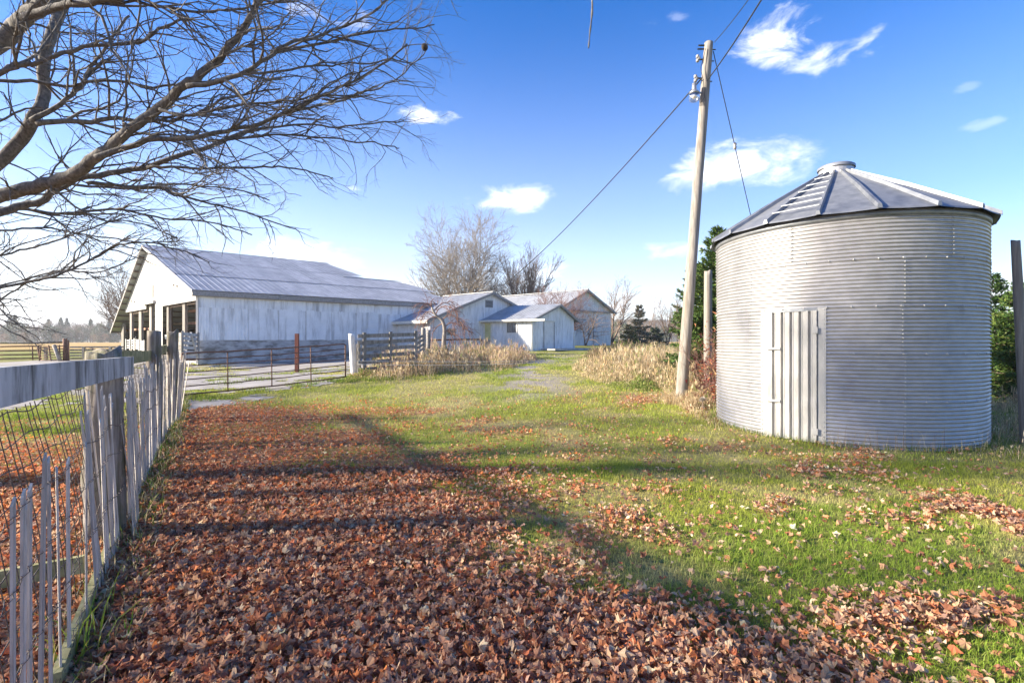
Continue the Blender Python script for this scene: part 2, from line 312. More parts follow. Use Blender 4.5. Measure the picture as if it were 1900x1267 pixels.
# ------------------------------------------------------------------ ground
def leaf_density(x, y):
    """how thickly the fallen leaves lie at a place on the lawn (0..1)"""
    y_ = np.maximum(y, 1.8); z = g(x, y_); px = 950+x/y_*F; py = HY+(CH-z)/y_*F
    xb = np.interp(py, [742,760,800,830,880,930,1000,1050,1100,1150,1200,1267,1500], [560,650,690,760,850,835,850,1000,1130,1240,1330,1480,1700])
    nn = vnoise(x, y, 1.1, 4, 3)-.5
    d = 1/(1+np.exp(-((xb-px)/120+nn*7)))
    d = d*sstep(738, 765, py)
    fl = np.interp(py, [740,880,975,1240,1400], [330,262,222,110,40])
    left = px < fl-4
    d = np.where(left, .75*sstep(775, 840, py+nn*90), d)
    pn = vnoise(x, y, 1.6, 4, 9); p2 = vnoise(x, y, .5, 2, 5)
    sp = .05*sstep(720, 790, py)+.55*sstep(.60, .70, pn)*sstep(.35, .6, p2)*sstep(700, 800, py)
    for (cx, cy, rx, ry, st) in ((1760,945,140,28,.75),(1880,975,90,30,.7),(1660,1150,130,45,.55),(1820,1150,100,30,.4),(1150,965,140,35,.45),(1200,1060,260,60,.35),
                                 (1080,790,70,16,.5),(1120,850,110,14,.4),(1160,745,120,14,.6),(960,825,60,14,.45),(1480,870,50,10,.3),(1640,905,60,12,.35),(1500,1215,90,30,.5),(1000,905,60,25,.3)):
        sp = sp+st*np.exp(-((px-cx)/rx)**2-((py-cy)/ry)**2)*sstep(.38, .6, pn)*1.3
    sp = np.where(px > fl, sp, 0)
    return np.clip(np.maximum(d, sp), 0, 1)
def yard_mask(x, y):
    """where concrete yard shows instead of turf"""
    z = g(x, y); y_ = np.maximum(y, 2); px = 950+x/y_*F; py = HY+(CH-z)/y_*F
    top = np.interp(px, [-400,0,340,370,650,700,1000], [655,655,670,679,655,640,640])
    bot = np.interp(px, [-400,0,200,340,500,640,700], [790,768,752,770,740,705,690])
    n1 = vnoise(x, y, .55, 4, 21); n2 = vnoise(x*.6, y*1.4, 1.6, 3, 22)
    inside = sstep(0, 8, bot-py+(n1-.5)*26)*sstep(-2, 4, py-top)*(px < 690)
    hole = sstep(.555, .60, n1*.55+n2*.45)*sstep(668, 690, py)
    return inside*(1-hole)
def dry_field(x, y): return sstep(.42, .66, vnoise(x, y, .8, 4, 31)*.7+.3*vnoise(x, y, 4, 2, 32))
def ground_color(x, y):
    GREEN = np.array([.20,.22,.05]); DRY = np.array([.34,.30,.14]); SOIL = np.array([.10,.06,.035]); GOLD = np.array([.46,.31,.12]); LIT = np.array([.30,.14,.08])
    d = dry_field(x, y)[..., None]; c = GREEN*(1-d)+DRY*d*.8
    ld = leaf_density(x, y)[..., None]; c = c*(1-ld)+LIT*ld
    far = sstep(36, 60, y)[..., None]; c = c*(1-far)+GOLD*far
    vfar = sstep(250, 400, y)[..., None]; c = c*(1-vfar)+np.array([.16,.15,.08])*vfar
    px = 950+x/np.maximum(y, 2)*F
    tr = (np.exp(-((px-985)/70)**2)*sstep(11, 15, y)*(1-sstep(23, 28, y))*sstep(.43, .56, vnoise(x, y, 1.2, 3, 41)))[..., None]
    return c*(1-tr)+np.array([.30,.27,.24])*tr
def grid_mesh(name, xs, ys, m, keep=None, dz=0, colf=None):
    X, Y = np.meshgrid(xs, ys); Z = g(X, Y)+dz+(.012*(vnoise(X, Y, 1.2, 3, 50)-.5) if colf is not None else 0)
    V = np.stack([X, Y, Z], -1).reshape(-1, 3); nx = len(xs); ny = len(ys)
    i, j = np.meshgrid(np.arange(ny-1), np.arange(nx-1), indexing='ij'); a = i*nx+j
    Q = np.stack([a, a+1, a+nx+1, a+nx], -1)
    if keep is not None:
        xc = (xs[:-1]+xs[1:])/2; yc = (ys[:-1]+ys[1:])/2; XC, YC = np.meshgrid(xc, yc); Q = Q[keep(XC, YC)]
    else: Q = Q.reshape(-1, 4)
    return make_mesh(name, V, Q, None, m, colf(X.ravel(), Y.ravel()) if colf else None, True)
xs = np.concatenate([-np.geomspace(990, 24, 30), np.arange(-23, 20, .16), np.geomspace(20.4, 990, 32)])
ys = np.concatenate([-np.geomspace(300, 9, 10), np.arange(-8, 1, .5), np.arange(1.2, 12, .13), np.arange(12.1, 34, .25), np.geomspace(34.5, 990, 50)])
lawn = bpy.data.objects.new('lawn', grid_mesh('lawn', xs, ys, M['ground'], None, 0, ground_color)); COL.objects.link(lawn); lawn['kind'] = 'structure'
ya = bpy.data.objects.new('yard_pavement', grid_mesh('yard_pavement', np.arange(-26, -4, .11), np.arange(8, 27, .11), M['yard'], lambda X, Y: yard_mask(X, Y) > .5, .014)); COL.objects.link(ya); ya['kind'] = 'structure'

# far hills
hv = []; hf = []; na = 260; prof = [(0, 0), (90, .42), (260, .8), (520, 1.0), (900, .9)]
for i in range(na+1):
    a = math.radians(-75+150*i/na); u = math.degrees(a)
    h = 12+74*float(sstep(-4, 14, u))*(1-.25*float(sstep(12, 30, u)))+14*(float(vnoise(i*.11, 3.3, 1, 3, 60))-.5)*2
    for (dr, hh) in prof:
        R_ = 1350*.42+dr*.42; hv.append((math.sin(a)*R_, math.cos(a)*R_, (h*hh*.42)+1.2+1.2*float(vnoise(i*1.7, dr, 1, 2, 61))*(hh > 0)))
    if i: b = (i-1)*5; hf += [(b+k, b+5+k, b+6+k, b+1+k) for k in range(4)]
ho = bpy.data.objects.new('hill', poly_mesh('hill', hv, hf, M['hill'], True)); COL.objects.link(ho); ho['kind'] = 'structure'

# ------------------------------------------------------------------ round grain bin
R = 2.13; SC = np.array([6.278, 9.396, 0.]); HW = 3.63
def phi_px(px):
    a = (px-950)/F; d = np.array([a, 1.]); d /= np.linalg.norm(d); c = SC[:2]; tca = c@d; d2 = c@c-tca*tca; t = tca-math.sqrt(max(R*R-d2, 0)); p = d*t-c
    return math.atan2(p[1], p[0]), t*d[1]
bin_ = Thing('grain_bin', SC, 'round corrugated galvanised steel grain bin with white door and conical ribbed roof', 'grain bin')
NC = 60; pitch = HW/NC
def corr_sheet(name, ph0, ph1, z0, z1, ncor, rr=R, m=M['galv']):
    nseg = max(2, int((ph1-ph0)/math.radians(3))+1); K = 8
    zz = np.linspace(z0, z1, ncor*K+1); amp = .0105*np.cos(np.arange(ncor*K+1)*2*math.pi/K); amp = np.sign(amp)*np.abs(amp/.0105)**.8*.0105
    ph = np.linspace(ph0, ph1, nseg+1); PH, ZZ = np.meshgrid(ph, zz); AM = amp[:, None]+.0025*(vnoise(PH*8, ZZ*2, 1, 2, 70)-.5); rad = rr+AM
    V = np.stack([SC[0]+rad*np.cos(PH), SC[1]+rad*np.sin(PH), ZZ], -1).reshape(-1, 3)-SC; nx = nseg+1
    i, j = np.meshgrid(np.arange(len(zz)-1), np.arange(nseg), indexing='ij'); a = i*nx+j; Q = np.stack([a, a+1, a+nx+1, a+nx], -1).reshape(-1, 4)
    me = make_mesh(name, V, Q, None, m, None, True); return bin_.link(name, me)
pdl, _ = phi_px(1413); pdr, _ = phi_px(1533)   # door frame edges
ztop_door = HW*3/5
seams = [phi_px(1676)[0], phi_px(1676)[0]+.0, phi_px(1672)[0], phi_px(1676)[0], phi_px(1467)[0]]
bolts = Acc()
def bolt(ph, z, r=.009):
    c = SC+np.array([math.cos(ph)*(R+.012), math.sin(ph)*(R+.012), z]); nrm = np.array([math.cos(ph), math.sin(ph), 0]); t_ = np.array([-nrm[1], nrm[0], 0]); bolts.box(c, (nrm, t_+UP, t_-UP), (.016, r*2.2, r*2.2))
dsp = (pdr-pdl)
for k in range(5):
    z0 = HW*k/5; z1 = HW*(k+1)/5
    for q in range(6):
        a = seams[k]+q*math.pi/3-math.pi*2; b = a+math.pi/3+.004
        def nrmz(v): return v
        segs = [(a, b)]
        if k < 3:
            lo_, hi_ = pdl, pdr
            while lo_ > b: lo_ -= 2*math.pi; hi_ -= 2*math.pi
            while hi_ < a: lo_ += 2*math.pi; hi_ += 2*math.pi
            if hi_ > a and lo_ < b:
                segs = [s_ for s_ in ((a, lo_+.012), (hi_-.012, b)) if s_[1]-s_[0] > .02]
        for (s0, s1) in segs: corr_sheet('wall_sheet', s0, s1, z0, z1, 12, R+.0035*(q % 2)+.002*(k % 2))
        for c_ in range(12): bolt(a+.01, z0+pitch*(c_+1.0)*.995); 
    for q in range(42):
        ph = seams[k]+q*2*math.pi/42; in_d = k+1 < 3 and any(pdl < ph+o < pdr for o in (-2*math.pi, 0, 2*math.pi))
        if k < 4 and not in_d: bolt(ph, z1, .011)
# roof
EAVE = R+.13; ZE = HW-.0; RT = .30; ZT = 4.83
NR = 18; ph_rib = phi_px(1520)[0]
for k in range(NR):
    a = ph_rib+k*2*math.pi/NR; b = a+2*math.pi/NR; mid = (a+b)/2
    def rp(ph, r_, z): return SC+np.array([math.cos(ph)*r_, math.sin(ph)*r_, z])
    V = []; nu = 4
    for (r_, z) in ((EAVE, ZE+.005), (EAVE-.02, ZE+.035), ((EAVE+RT)/2, (ZE+ZT)/2+.03), (RT, ZT)):
        for u in range(nu+1):
            ph = a+(b-a)*u/nu; sag = .012*math.sin(math.pi*u/nu)*(r_ > 1)
            V.append(rp(ph, r_*(1-.012*math.sin(math.pi*u/nu)*(r_ > 2)), z-sag))
    fs = [(i*(nu+1)+u, i*(nu+1)+u+1, (i+1)*(nu+1)+u+1, (i+1)*(nu+1)+u) for i in range(3) for u in range(nu)]
    bin_.add('roof_panel', V, fs, M['galv_roof'])
    nrm = np.array([math.cos(a), math.sin(a), 0]); t_ = np.array([-nrm[1], nrm[0], 0])
    P0 = rp(a, EAVE+.015, ZE+.03); P1 = rp(a, RT-.02, ZT+.02); mid3 = rp(a, (EAVE+RT)/2, (ZE+ZT)/2+.05)
    V = []
    for P in (P0, mid3, P1):
        for (u, h_) in ((-.035, -.02), (-.022, .045), (.022, .045), (.035, -.02)): V.append(P+t_*u*(1 if P is not P1 else .6)+UP*h_)
    fs = [(i*4+j, i*4+j+1, i*4+j+5, i*4+j+4) for i in range(2) for j in range(3)]+[(0,3,2,1)]
    bin_.add('roof_rib', V, fs, M['galv_roof'])
# ladder rungs in one roof sector, on the left of ph_rib
for k in range(6):
    f = .09+k*.135; r_ = EAVE+(RT-EAVE)*f; z = ZE+.03+(ZT-ZE)*f+.07; s = -1
    a0 = ph_rib+s*2*math.pi/NR
    A = SC+np.array([math.cos(ph_rib)*r_, math.sin(ph_rib)*r_, z]); B = SC+np.array([math.cos(a0)*r_, math.sin(a0)*r_, z])
    bin_.beam('ladder_rung', A, B, .016, .014, M['galv_roof'])
def lathe(s, name, prof, c, m, n=28, parent=None, smooth=True):
    V = []; fs = []; k = len(prof)
    for i in range(n):
        a = 2*math.pi*i/n
        for (r_, z) in prof: V.append((c[0]+r_*math.cos(a), c[1]+r_*math.sin(a), c[2]+z))
    for i in range(n):
        for j in range(k-1): a = i*k+j; b = ((i+1) % n)*k+j; fs.append((a, b, b+1, a+1))
    return s.add(name, V, fs, m, parent, smooth)
lathe(bin_, 'roof_collar', [(.30,-.03),(.29,.14),(.28,.14)], SC+UP*ZT, M['galv'], smooth=False)
lathe(bin_, 'roof_cap', [(.315,.13),(.315,.175),(.28,.20),(.0,.235)], SC+UP*ZT, M['galv_roof'])
lathe(bin_, 'eave_ring', [(R-.04,-.09),(R+.02,-.085),(R+.03,-.01),(R-.02,.0)], SC+UP*ZE, M['galv_roof'], 72)
# door frame strips and door
def arc_strip(name, a, b, z0, z1, off, m, n=4):
    V = []
    for i in range(n+1):
        ph = a+(b-a)*i/n
        for z in (z0, z1): V.append(SC+np.array([math.cos(ph)*(R+off), math.sin(ph)*(R+off), z]))
    for i in range(n+1):
        ph = a+(b-a)*i/n
        for z in (z0, z1): V.append(SC+np.array([math.cos(ph)*(R+off-.03), math.sin(ph)*(R+off-.03), z]))
    k = 2*(n+1); fs = [(2*i, 2*i+2, 2*i+3, 2*i+1) for i in range(n)]+[(k+2*i, k+2*i+1, k+2*i+3, k+2*i+2) for i in range(n)]
    fs += [(0, 1, k+1, k), (2*n, k+2*n, k+2*n+1, 2*n+1)]+[(2*i+1, 2*i+3, k+2*i+3, k+2*i+1) for i in range(n)]
    return bin_.add(name, V, fs, m)
p1, _ = phi_px(1426); p2, _ = phi_px(1517)
arc_strip('door_jamb', pdl, p1, .0, ztop_door+.01, .014, M['doorpaint'])
arc_strip('door_jamb', p2, pdr, .0, ztop_door+.01, .014, M['doorpaint'])
arc_strip('door_header', p1-.0, p2+.0, ztop_door-.05, ztop_door+.01, .016, M['galv_roof'])
for i in range(28):
    z = .05+i*(ztop_door-.08)/27
    for ph in (pdl+.014, pdr-.014):
        c = SC+np.array([math.cos(ph)*(R+.018), math.sin(ph)*(R+.018), z]); nrm = np.array([math.cos(ph), math.sin(ph), 0]); t_ = np.array([-nrm[1], nrm[0], 0]); bolts.box(c, (nrm, t_+UP, t_-UP), (.012, .013, .013))
A = SC+np.array([math.cos(p1+.002)*(R+.012), math.sin(p1+.002)*(R+.012), .02]); B = SC+np.array([math.cos(p2-.002)*(R+.012), math.sin(p2-.002)*(R+.012), .02])
dd = B-A; W_ = np.linalg.norm(dd); dd /= W_; dn = np.cross(dd, UP)
if np.dot(dn, -SC) < 0: dn = -dn
DH = ztop_door-.06
V = []; cols = []; ncol = 9
off = []; xsn = []
x = 0
prof_ = [(0, .025)]
for i in range(5):
    c0 = (.09+i*.185)*W_
    prof_ += [(c0, .025), (c0+.010, -.022), (c0+.030, -.022), (c0+.045, .025), (c0+.08*W_, .025), (c0+.085*W_, .018), (c0+.11*W_, .018), (c0+.115*W_, .025)]
prof_ += [(W_, .025)]
nz_ = 26
for j in range(nz_+1):
    z = DH*j/nz_
    for (u, o_) in prof_:
        dent = .016*(float(vnoise(u*5, z*4, 1, 2, 81))-.5)*(1.6 if z < 1.1 else .3)
        V.append(A+dd*u+dn*(o_+dent)+UP*z)
k = len(prof_); fs = [(j*k+i, j*k+i+1, (j+1)*k+i+1, (j+1)*k+i) for j in range(nz_) for i in range(k-1)]
door = bin_.add('door', V, fs, M['doorpaint'])
for zz in (.62, 1.5):
    c = A+dd*.10+dn*.05+UP*zz
    la = bin_.box('latch', c, (dd, dn, UP), (.22, .02, .035), M['doorpaint'], door); 
    bin_.box('latch_pin', c+dd*.09+dn*.012, (dd, dn, UP), (.03, .03, .055), M['doorpaint'], la)
    bin_.box('latch_pin', c-dd*.09+dn*.008, (dd, dn, UP), (.02, .03, .05), M['doorpaint'], la)
for zz in (.18, 1.8): bin_.box('hinge', A+dd*(W_-.02)+dn*.036+UP*zz, (dd, dn, UP), (.085, .012, .10), M['doorpaint'], door)
bin_.link('bolts', bolts.mesh('bolts', M['bolt'], SC, False), None, None, 'stuff')

# ------------------------------------------------------------------ building helpers
def s_on(P, d, px):
    a = (px-950)/F; return (a*P[1]-P[0])/(d[0]-a*d[1])
def z_on(P, d, s, py): return CH-(py-HY)/F*(P[1]+d[1]*s)
def ray_plane(px, py, P0, n):
    r = np.array([(px-950)/F, 1, -(py-HY)/F]); o = np.array([0, 0, CH]); return o+r*np.dot(P0-o, n)/np.dot(r, n)
def base(P, d, s, z): q = np.array(P, float)+np.array(d)*s; q[2] = z; return q
def outward(d):  # horizontal normal of a wall that faces the camera side
    n = np.cross(d, UP); return n
def boards(th, P, d, n, s0, s1, wdt, zb, zt, m, holes=(), name='board', thick=.022, batten=None, jit=.004):
    """vertical boards along a wall; zb, zt numbers or functions of s; holes (s0,s1,z0,z1) are left open"""
    fb = zb if callable(zb) else (lambda s: zb); ft = zt if callable(zt) else (lambda s: zt)
    cuts = sorted({round(v, 3) for h in holes for v in (h[0], h[1]) if s0 < v < s1} | {s0, s1})
    for a0, b0 in zip(cuts[:-1], cuts[1:]):
        nb = max(1, round((b0-a0)/wdt)); ww = (b0-a0)/nb
        for i in range(nb):
            a = a0+i*ww+.003; b = a0+(i+1)*ww-.003; mid = (a+b)/2
            spans = [(None, None)]
            for h in holes:
                if h[0] < mid < h[1]: spans = [(None, h[2]), (h[3], None)]
            for (lo_, hi_) in spans:
                za, zb_ = (fb(a), fb(b)) if lo_ is None else (lo_, lo_); ta, tb = (ft(a), ft(b)) if hi_ is None else (hi_, hi_)
                if (ta+tb)/2-(za+zb_)/2 < .03: continue
                o_ = random.uniform(0, jit)
                poly = [base(P, d, a, za)+n*o_, base(P, d, b, zb_)+n*o_, base(P, d, b, tb)+n*o_, base(P, d, a, ta)+n*o_]
                solid(th, name, poly, thick, n, m)
                if batten and i: 
                    V0 = base(P, d, a-.003, max(za, -9))+n*(.006+o_); V1 = base(P, d, a-.003, ta-.01)+n*(.006+o_)
                    th.beam('batten', V0, V1, .045, .014, m, side=d)
def rib_panel(th, name, o, du, dv, n, W_, L0, L1, T0, T1, m, ribs=3, rib_h=.02, rib_w=.03):
    """steel sheet: runs along dv from L0/L1 to T0/T1 (left/right edges), W_ wide along du, with raised ribs"""
    us = [0]
    for k in range(ribs):
        c = (k+.5)*W_/ribs
        us += [c-rib_w, c-rib_w*.4, c+rib_w*.4, c+rib_w]
    us.append(W_); hs_ = [0]+[0, rib_h, rib_h, 0]*ribs+[0]
    V = []
    for u, h_ in zip(us, hs_):
        f = u/W_
        for vv in (L0+(L1-L0)*f, T0+(T1-T0)*f): V.append(np.array(o)+du*u+dv*vv+n*h_)
    k = len(us); V += [v-n*.012-0*v for v in (V[0], V[1], V[-2], V[-1])]
    fs = [(2*i, 2*i+2, 2*i+3, 2*i+1) for i in range(k-1)]+[(2*k, 2*k+1, 2*k+3, 2*k+2), (0, 2*k, 2*k+2, 2*k-2)]
    return th.add(name, V, fs, m)

# ------------------------------------------------------------------ long cattle barn
BC = np.array([-14.92, 23.0, 0]); N1 = np.array([D1[1], -D1[0], 0]); N2 = np.array([-D2[1], D2[0], 0])   # outward normals of long wall and gable
barn = Thing('cattle_barn', (BC[0], BC[1], gz(*BC[:2])), 'long pale metal sided cattle barn with white board gable and open bays', 'barn')
def BP(t, s, z): return np.array([BC[0]+D1[0]*t+D2[0]*s, BC[1]+D1[1]*t+D2[1]*s, z])
ZE_B, ZR_B, SR, SE = 4.03, 7.31, 9.0, -.35; kr = (ZR_B-ZE_B)/(SR-SE)
def bz(s): return ZE_B+(s-SE)*kr if s <= SR else ZR_B-.56*(s-SR)
Sdir = (BP(0, SR, ZR_B)-BP(0, SE, ZE_B)); Sdir3 = Sdir/np.linalg.norm(Sdir); nS = np.cross(D1, Sdir3); nS = nS if nS[2] > 0 else -nS; nS /= np.linalg.norm(nS)
def ts(px, py):
    p = ray_plane(px, py, BP(0, SE, ZE_B), nS)-BC; A_ = np.array([[D1[0], D2[0]], [D1[1], D2[1]]]); return np.linalg.solve(A_, p[:2])
t610 = ts(610, 490); t637 = ts(637, 515); t745 = ts(745, 524); t815 = ts(815, 561)
tops = [(-.3, SR), (t610[0], SR), (t637[0], t637[1]), (t745[0], t745[1]), (max(t815[0], t745[0]+1), SE)]
def s_top(t): return float(np.interp(t, [a for a, _ in tops], [b for _, b in tops]))
t_end = tops[-1][0]; pw = .92; npan = int(math.ceil((t_end+.3)/pw)); pw = (t_end+.3)/npan
srows = [SE, 2.6, 5.7, SR+.01]
for i in range(npan):
    t0 = -.3+i*pw; t1 = t0+pw
    for r_ in range(3):
        a0 = srows[r_]-(.12 if r_ else 0); c0 = min(srows[r_+1], s_top(t0)); c1 = min(srows[r_+1], s_top(t1))
        if max(c0, c1) <= a0+.02: continue
        c0 = max(c0, a0+.01); c1 = max(c1, a0+.01)
        lift = .035-.012*(r_ == 0)+.012*(r_ == 1)*0+random.uniform(0, .006)
        o = BP(t0, 0, 0)*np.array([1, 1, 0]); 
        dvv = np.array([D2[0], D2[1], kr]); o = o+UP*(ZE_B-SE*kr)+nS*(lift+.012*r_)
        rib_panel(barn, 'roof_sheet', o, D1, dvv, nS, pw*.998, a0, a0, c0, c1, M['barnroof'], 3, .013, .030)
ridge_lo = BP(t637[0], t637[1], 0)
# deck below the sheets, back slope and ridge caps
dpoly = [BP(-.28, SE+.05, 0)]+[BP(t, s-.02, 0) for t, s in tops[:-1]]+[BP(t_end-.05, SE+.05, 0)]
for p in dpoly: p[2] = ZE_B-SE*kr+kr*0
V = []
for (t, s) in [(-.28, SE+.05)]+[(a, b-.02) for a, b in tops[:-1]]+[(t_end-.05, SE+.05)]: V.append(BP(t, s, bz(min(s, SR))-.02))
solid(barn, 'roof_deck', V, .07, nS, M['darkwood'])
nB = np.cross(D1, BP(0, 18, bz(18))-BP(0, SR, ZR_B)); nB = nB if nB[2] > 0 else -nB
solid(barn, 'back_roof_slope', [BP(-.3, SR, ZR_B), BP(t610[0], SR, ZR_B), BP(t610[0]+3, 17.95, bz(17.95)), BP(-.3, 17.95, bz(17.95))], .04, nB, M['barnroof'])
for k in range(14):
    s = SR+.2+k*.66; barn.beam('purlin', BP(-.28, s, bz(s)-.11), BP(8, s, bz(s)-.11), .10, .07, M['darkwood'])
barn.beam('rake_board', BP(-.31, SR, ZR_B-.06), BP(-.31, 17.95, bz(17.95)-.06), .03, .16, M['fascia'])
barn.beam('rake_board', BP(-.31, SR, ZR_B-.02), BP(-.31, SE, ZE_B-.04), .03, .13, M['whitewash'])
barn.beam('ridge_cap', BP(-.3, SR, ZR_B+.05), BP(t610[0], SR, ZR_B+.05), .16, .03, M['barnroof'])
p0_ = BP(t637[0], t637[1], bz(t637[1])+.05); p1_ = BP(t745[0], t745[1], bz(t745[1])+.05); barn.beam('ridge_cap', p0_, p1_, .16, .03, M['barnroof'])
for k in range(4): 
    ta = -.3+k*(t_end+.3)/4; barn.beam('fascia_board', BP(ta, SE-.02, ZE_B-.13), BP(ta+(t_end+.3)/4-.02, SE-.02, ZE_B-.13-.0), .035, .22, M['fascia'])
barn.beam('soffit_board', BP(-.28, -.18, ZE_B-.24), BP(t_end-.1, -.18, ZE_B-.24), .34, .03, M['fascia'])
# back part wall below the low ridge
solid(barn, 'back_wall', [BP(10.2, 9, 3), BP(t745[0], t745[1], 1.0), BP(t745[0], t745[1], bz(t745[1])-.1), BP(t637[0], t637[1], bz(t637[1])-.1)], .05, N1*-1, M['blueboard'])
# long wall: concrete base, big sheets, upper strip
TL = max(10.2, t_end-.25)
cpol = [BP(0, 0, -.1), BP(TL, 0, .4), BP(TL, 0, 1.76), BP(0, 0, 1.71)]
solid(barn, 'concrete_base', [p+N1*.10 for p in cpol], .25, N1, M['conc'])
ed = [0, 2.15]+[2.15+(TL-2.15)*k/9 for k in range(1, 10)]
for k in range(len(ed)-1):
    a, b = ed[k], ed[k+1]; o = BP(a, 0, 0)
    if k == 0: rib_panel(barn, 'corrugated_wall_sheet', o+N1*.11, D1, UP, N1, b-a, 1.70, 1.71, 3.30, 3.32, M['sheet'], 16, .012, .035)
    else:
        nu, nv = 8, 8; V = []
        for j in range(nv+1):
            for i in range(nu+1):
                u = a+.008+(b-a-.016)*i/nu; z0 = 1.70+.05*a/TL+(.05*(float(vnoise(u*3, 4, 1, 2, 90))-.5) if j == 0 else 0); z = z0+(3.30+.02*k/9-z0)*j/nv
                bulge = .05*float(vnoise(u*2.2, z*2.2, 1, 3, 91))*(1.6 if j < 3 and k > 4 else .5)*(0 if i in (0, nu) else 1)
                V.append(BP(u, 0, z)+N1*(.115+.006*(k % 2)+bulge))
        fs = [(j*(nu+1)+i, j*(nu+1)+i+1, (j+1)*(nu+1)+i+1, (j+1)*(nu+1)+i) for j in range(nv) for i in range(nu)]
        barn.add('wall_sheet', V, fs, M['sheet'], smooth=True)
for k in range(8):
    a = TL*k/8; rib_panel(barn, 'upper_wall_sheet', BP(a, 0, 0)+N1*(.125+.005*(k % 2)), D1, UP, N1, TL/8-.006, 3.26, 3.26, 3.92, 3.92, M['sheet'], 9, .012, .03)
barn.beam('corner_board', BP(-.02, -.10, .6), BP(-.02, -.10, 3.9), .10, .10, M['whitewash'])
solid(barn, 'wall_core', [BP(0.05, .05, 1.6), BP(TL, .05, 1.6), BP(TL, .05, 3.9), BP(0.05, .05, 3.9)], .05, N1, M['darkwood'])
# gable siding
gp = BP(0, 0, 0); s_l = 15.2
def gtop(s): return bz(s)-.10
sc0 = s_on(gp, D2, 301.5); sc1 = s_on(gp, D2, 288); so0, so1 = sc1, s_on(gp, D2, 271)
def gbot(s):
    if sc0 <= s <= sc1: return gz(*BP(0, s, 0)[:2])+.1
    if so0 < s < so1+.05: return 3.95
    return min(3.60, gtop(s)-.01)
boards(barn, gp, D2, N2, 0.0, sc0, .30, lambda s: 3.60, gtop, M['whitewash'])
boards(barn, gp, D2, N2, sc0, sc1, .30, lambda s: gz(*BP(0, s, 0)[:2])+.1, gtop, M['whitewash'])
boards(barn, gp, D2, N2, sc1, so1, .30, lambda s: 3.95, gtop, M['whitewash'])
boards(barn, gp, D2, N2, so1, s_l, .30, lambda s: 3.60, lambda s: max(gtop(s), 3.62), M['whitewash'])
barn.beam('door_track_board', BP(-.08, sc1-.1, 3.92), BP(-.08, so1+.3, 3.92), .10, .16, M['whitewash'])
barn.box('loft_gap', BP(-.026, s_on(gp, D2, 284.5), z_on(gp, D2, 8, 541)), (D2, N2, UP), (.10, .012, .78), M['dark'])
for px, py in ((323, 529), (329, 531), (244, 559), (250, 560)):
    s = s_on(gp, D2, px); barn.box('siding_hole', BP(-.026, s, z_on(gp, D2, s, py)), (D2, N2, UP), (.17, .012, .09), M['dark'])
def gpost(pxa, pxb, z1, m, name='post', dpt=.22):
    a = s_on(gp, D2, pxa); b = s_on(gp, D2, pxb); mid = (a+b)/2; barn.beam(name, BP(.2, mid, gz(*BP(0, mid, 0)[:2])-.1), BP(.2, mid, z1), abs(a-b)*.62, dpt*.6, m, side=D2)
gpost(235, 240.5, 3.7, M['greywood']); gpost(251, 258.5, 3.7, M['greywood']); gpost(270.5, 277, 3.95, M['greywood']); gpost(302.5, 308, 3.65, M['greywood']); gpost(331, 338.5, 3.65, M['greywood'])
gpost(219, 226, 2.9, M['greywood'])
gpost(363, 366, 3.65, M['whitewash'], 'corner_post', .12)
# interior: floor, dark back wall, side wall, frames
bt = 9.5
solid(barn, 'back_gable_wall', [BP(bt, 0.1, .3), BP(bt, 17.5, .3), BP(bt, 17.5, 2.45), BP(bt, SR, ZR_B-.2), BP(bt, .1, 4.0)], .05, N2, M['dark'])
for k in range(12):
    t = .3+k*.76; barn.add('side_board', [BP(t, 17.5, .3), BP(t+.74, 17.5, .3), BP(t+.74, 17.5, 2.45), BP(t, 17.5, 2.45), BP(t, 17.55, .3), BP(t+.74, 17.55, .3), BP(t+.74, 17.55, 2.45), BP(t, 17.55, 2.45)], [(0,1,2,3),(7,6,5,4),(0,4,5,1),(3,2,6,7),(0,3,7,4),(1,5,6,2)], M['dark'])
solid(barn, 'floor', [BP(0.1, .1, .66), BP(0.1, 17.4, .66), BP(bt, 17.4, .8), BP(bt, .1, .8)], .1, UP, M['conc'])
for j, t in enumerate((2.2, 4.6, 7.2)):
    for s in (1.6, 3.2, 5.0, 7.4, 10.5, 13.5): barn.beam('inner_post', BP(t, s, .6), BP(t, s, bz(s)-.25), .14, .14, M['redwood'] if s < 6 else M['darkwood'])
for t in (1.2, 2.2, 4.6):
    for z in (1.95, 2.65, 3.35): barn.beam('inner_rail', BP(t, .2, z), BP(t, 6.1, z), .05, .13, M['redwood'])
    for s in (.9, 2.4, 4.0): barn.beam('inner_stud', BP(t, s, .8), BP(t, s, 3.6), .10, .06, M['redwood'])
for z in (2.0, 2.9): barn.beam('inner_rail', BP(3, 6.5, z), BP(3, 17, z), .05, .13, M['darkwood'])
for s in (12.2, 14.6, 16.4): barn.beam('brace', BP(.4, s+.9, 2.6), BP(.4, s, 3.6), .09, .09, M['darkwood'])
barn.beam('lintel', BP(.25, 10, 3.55), BP(.25, 15.2, 3.55), .12, .16, M['darkwood']); barn.beam('lintel', BP(.25, .1, 3.56), BP(.25, sc0, 3.56), .12, .14, M['darkwood'])
barn.beam('eave_beam', BP(.2, 17.35, 2.45), BP(9, 17.35, 2.45), .15, .18, M['darkwood'])
barn.beam('cross_beam', BP(.5, 10, 2.45), BP(.5, 17.3, 2.45), .10, .12, M['redwood'])
sa = s_on(gp, D2, 333); sb = s_on(gp, D2, 302)
for k in range(7): barn.beam('bay_board', BP(.34, sa, .62+k*.23), BP(.34, sb, .62+k*.23), .03, .215, M['greywood'])
barn.box('pale_panel', BP(1.6, 11.9, 1.95), (D2, N2, UP), (.9, .03, .28), M['sheet'])

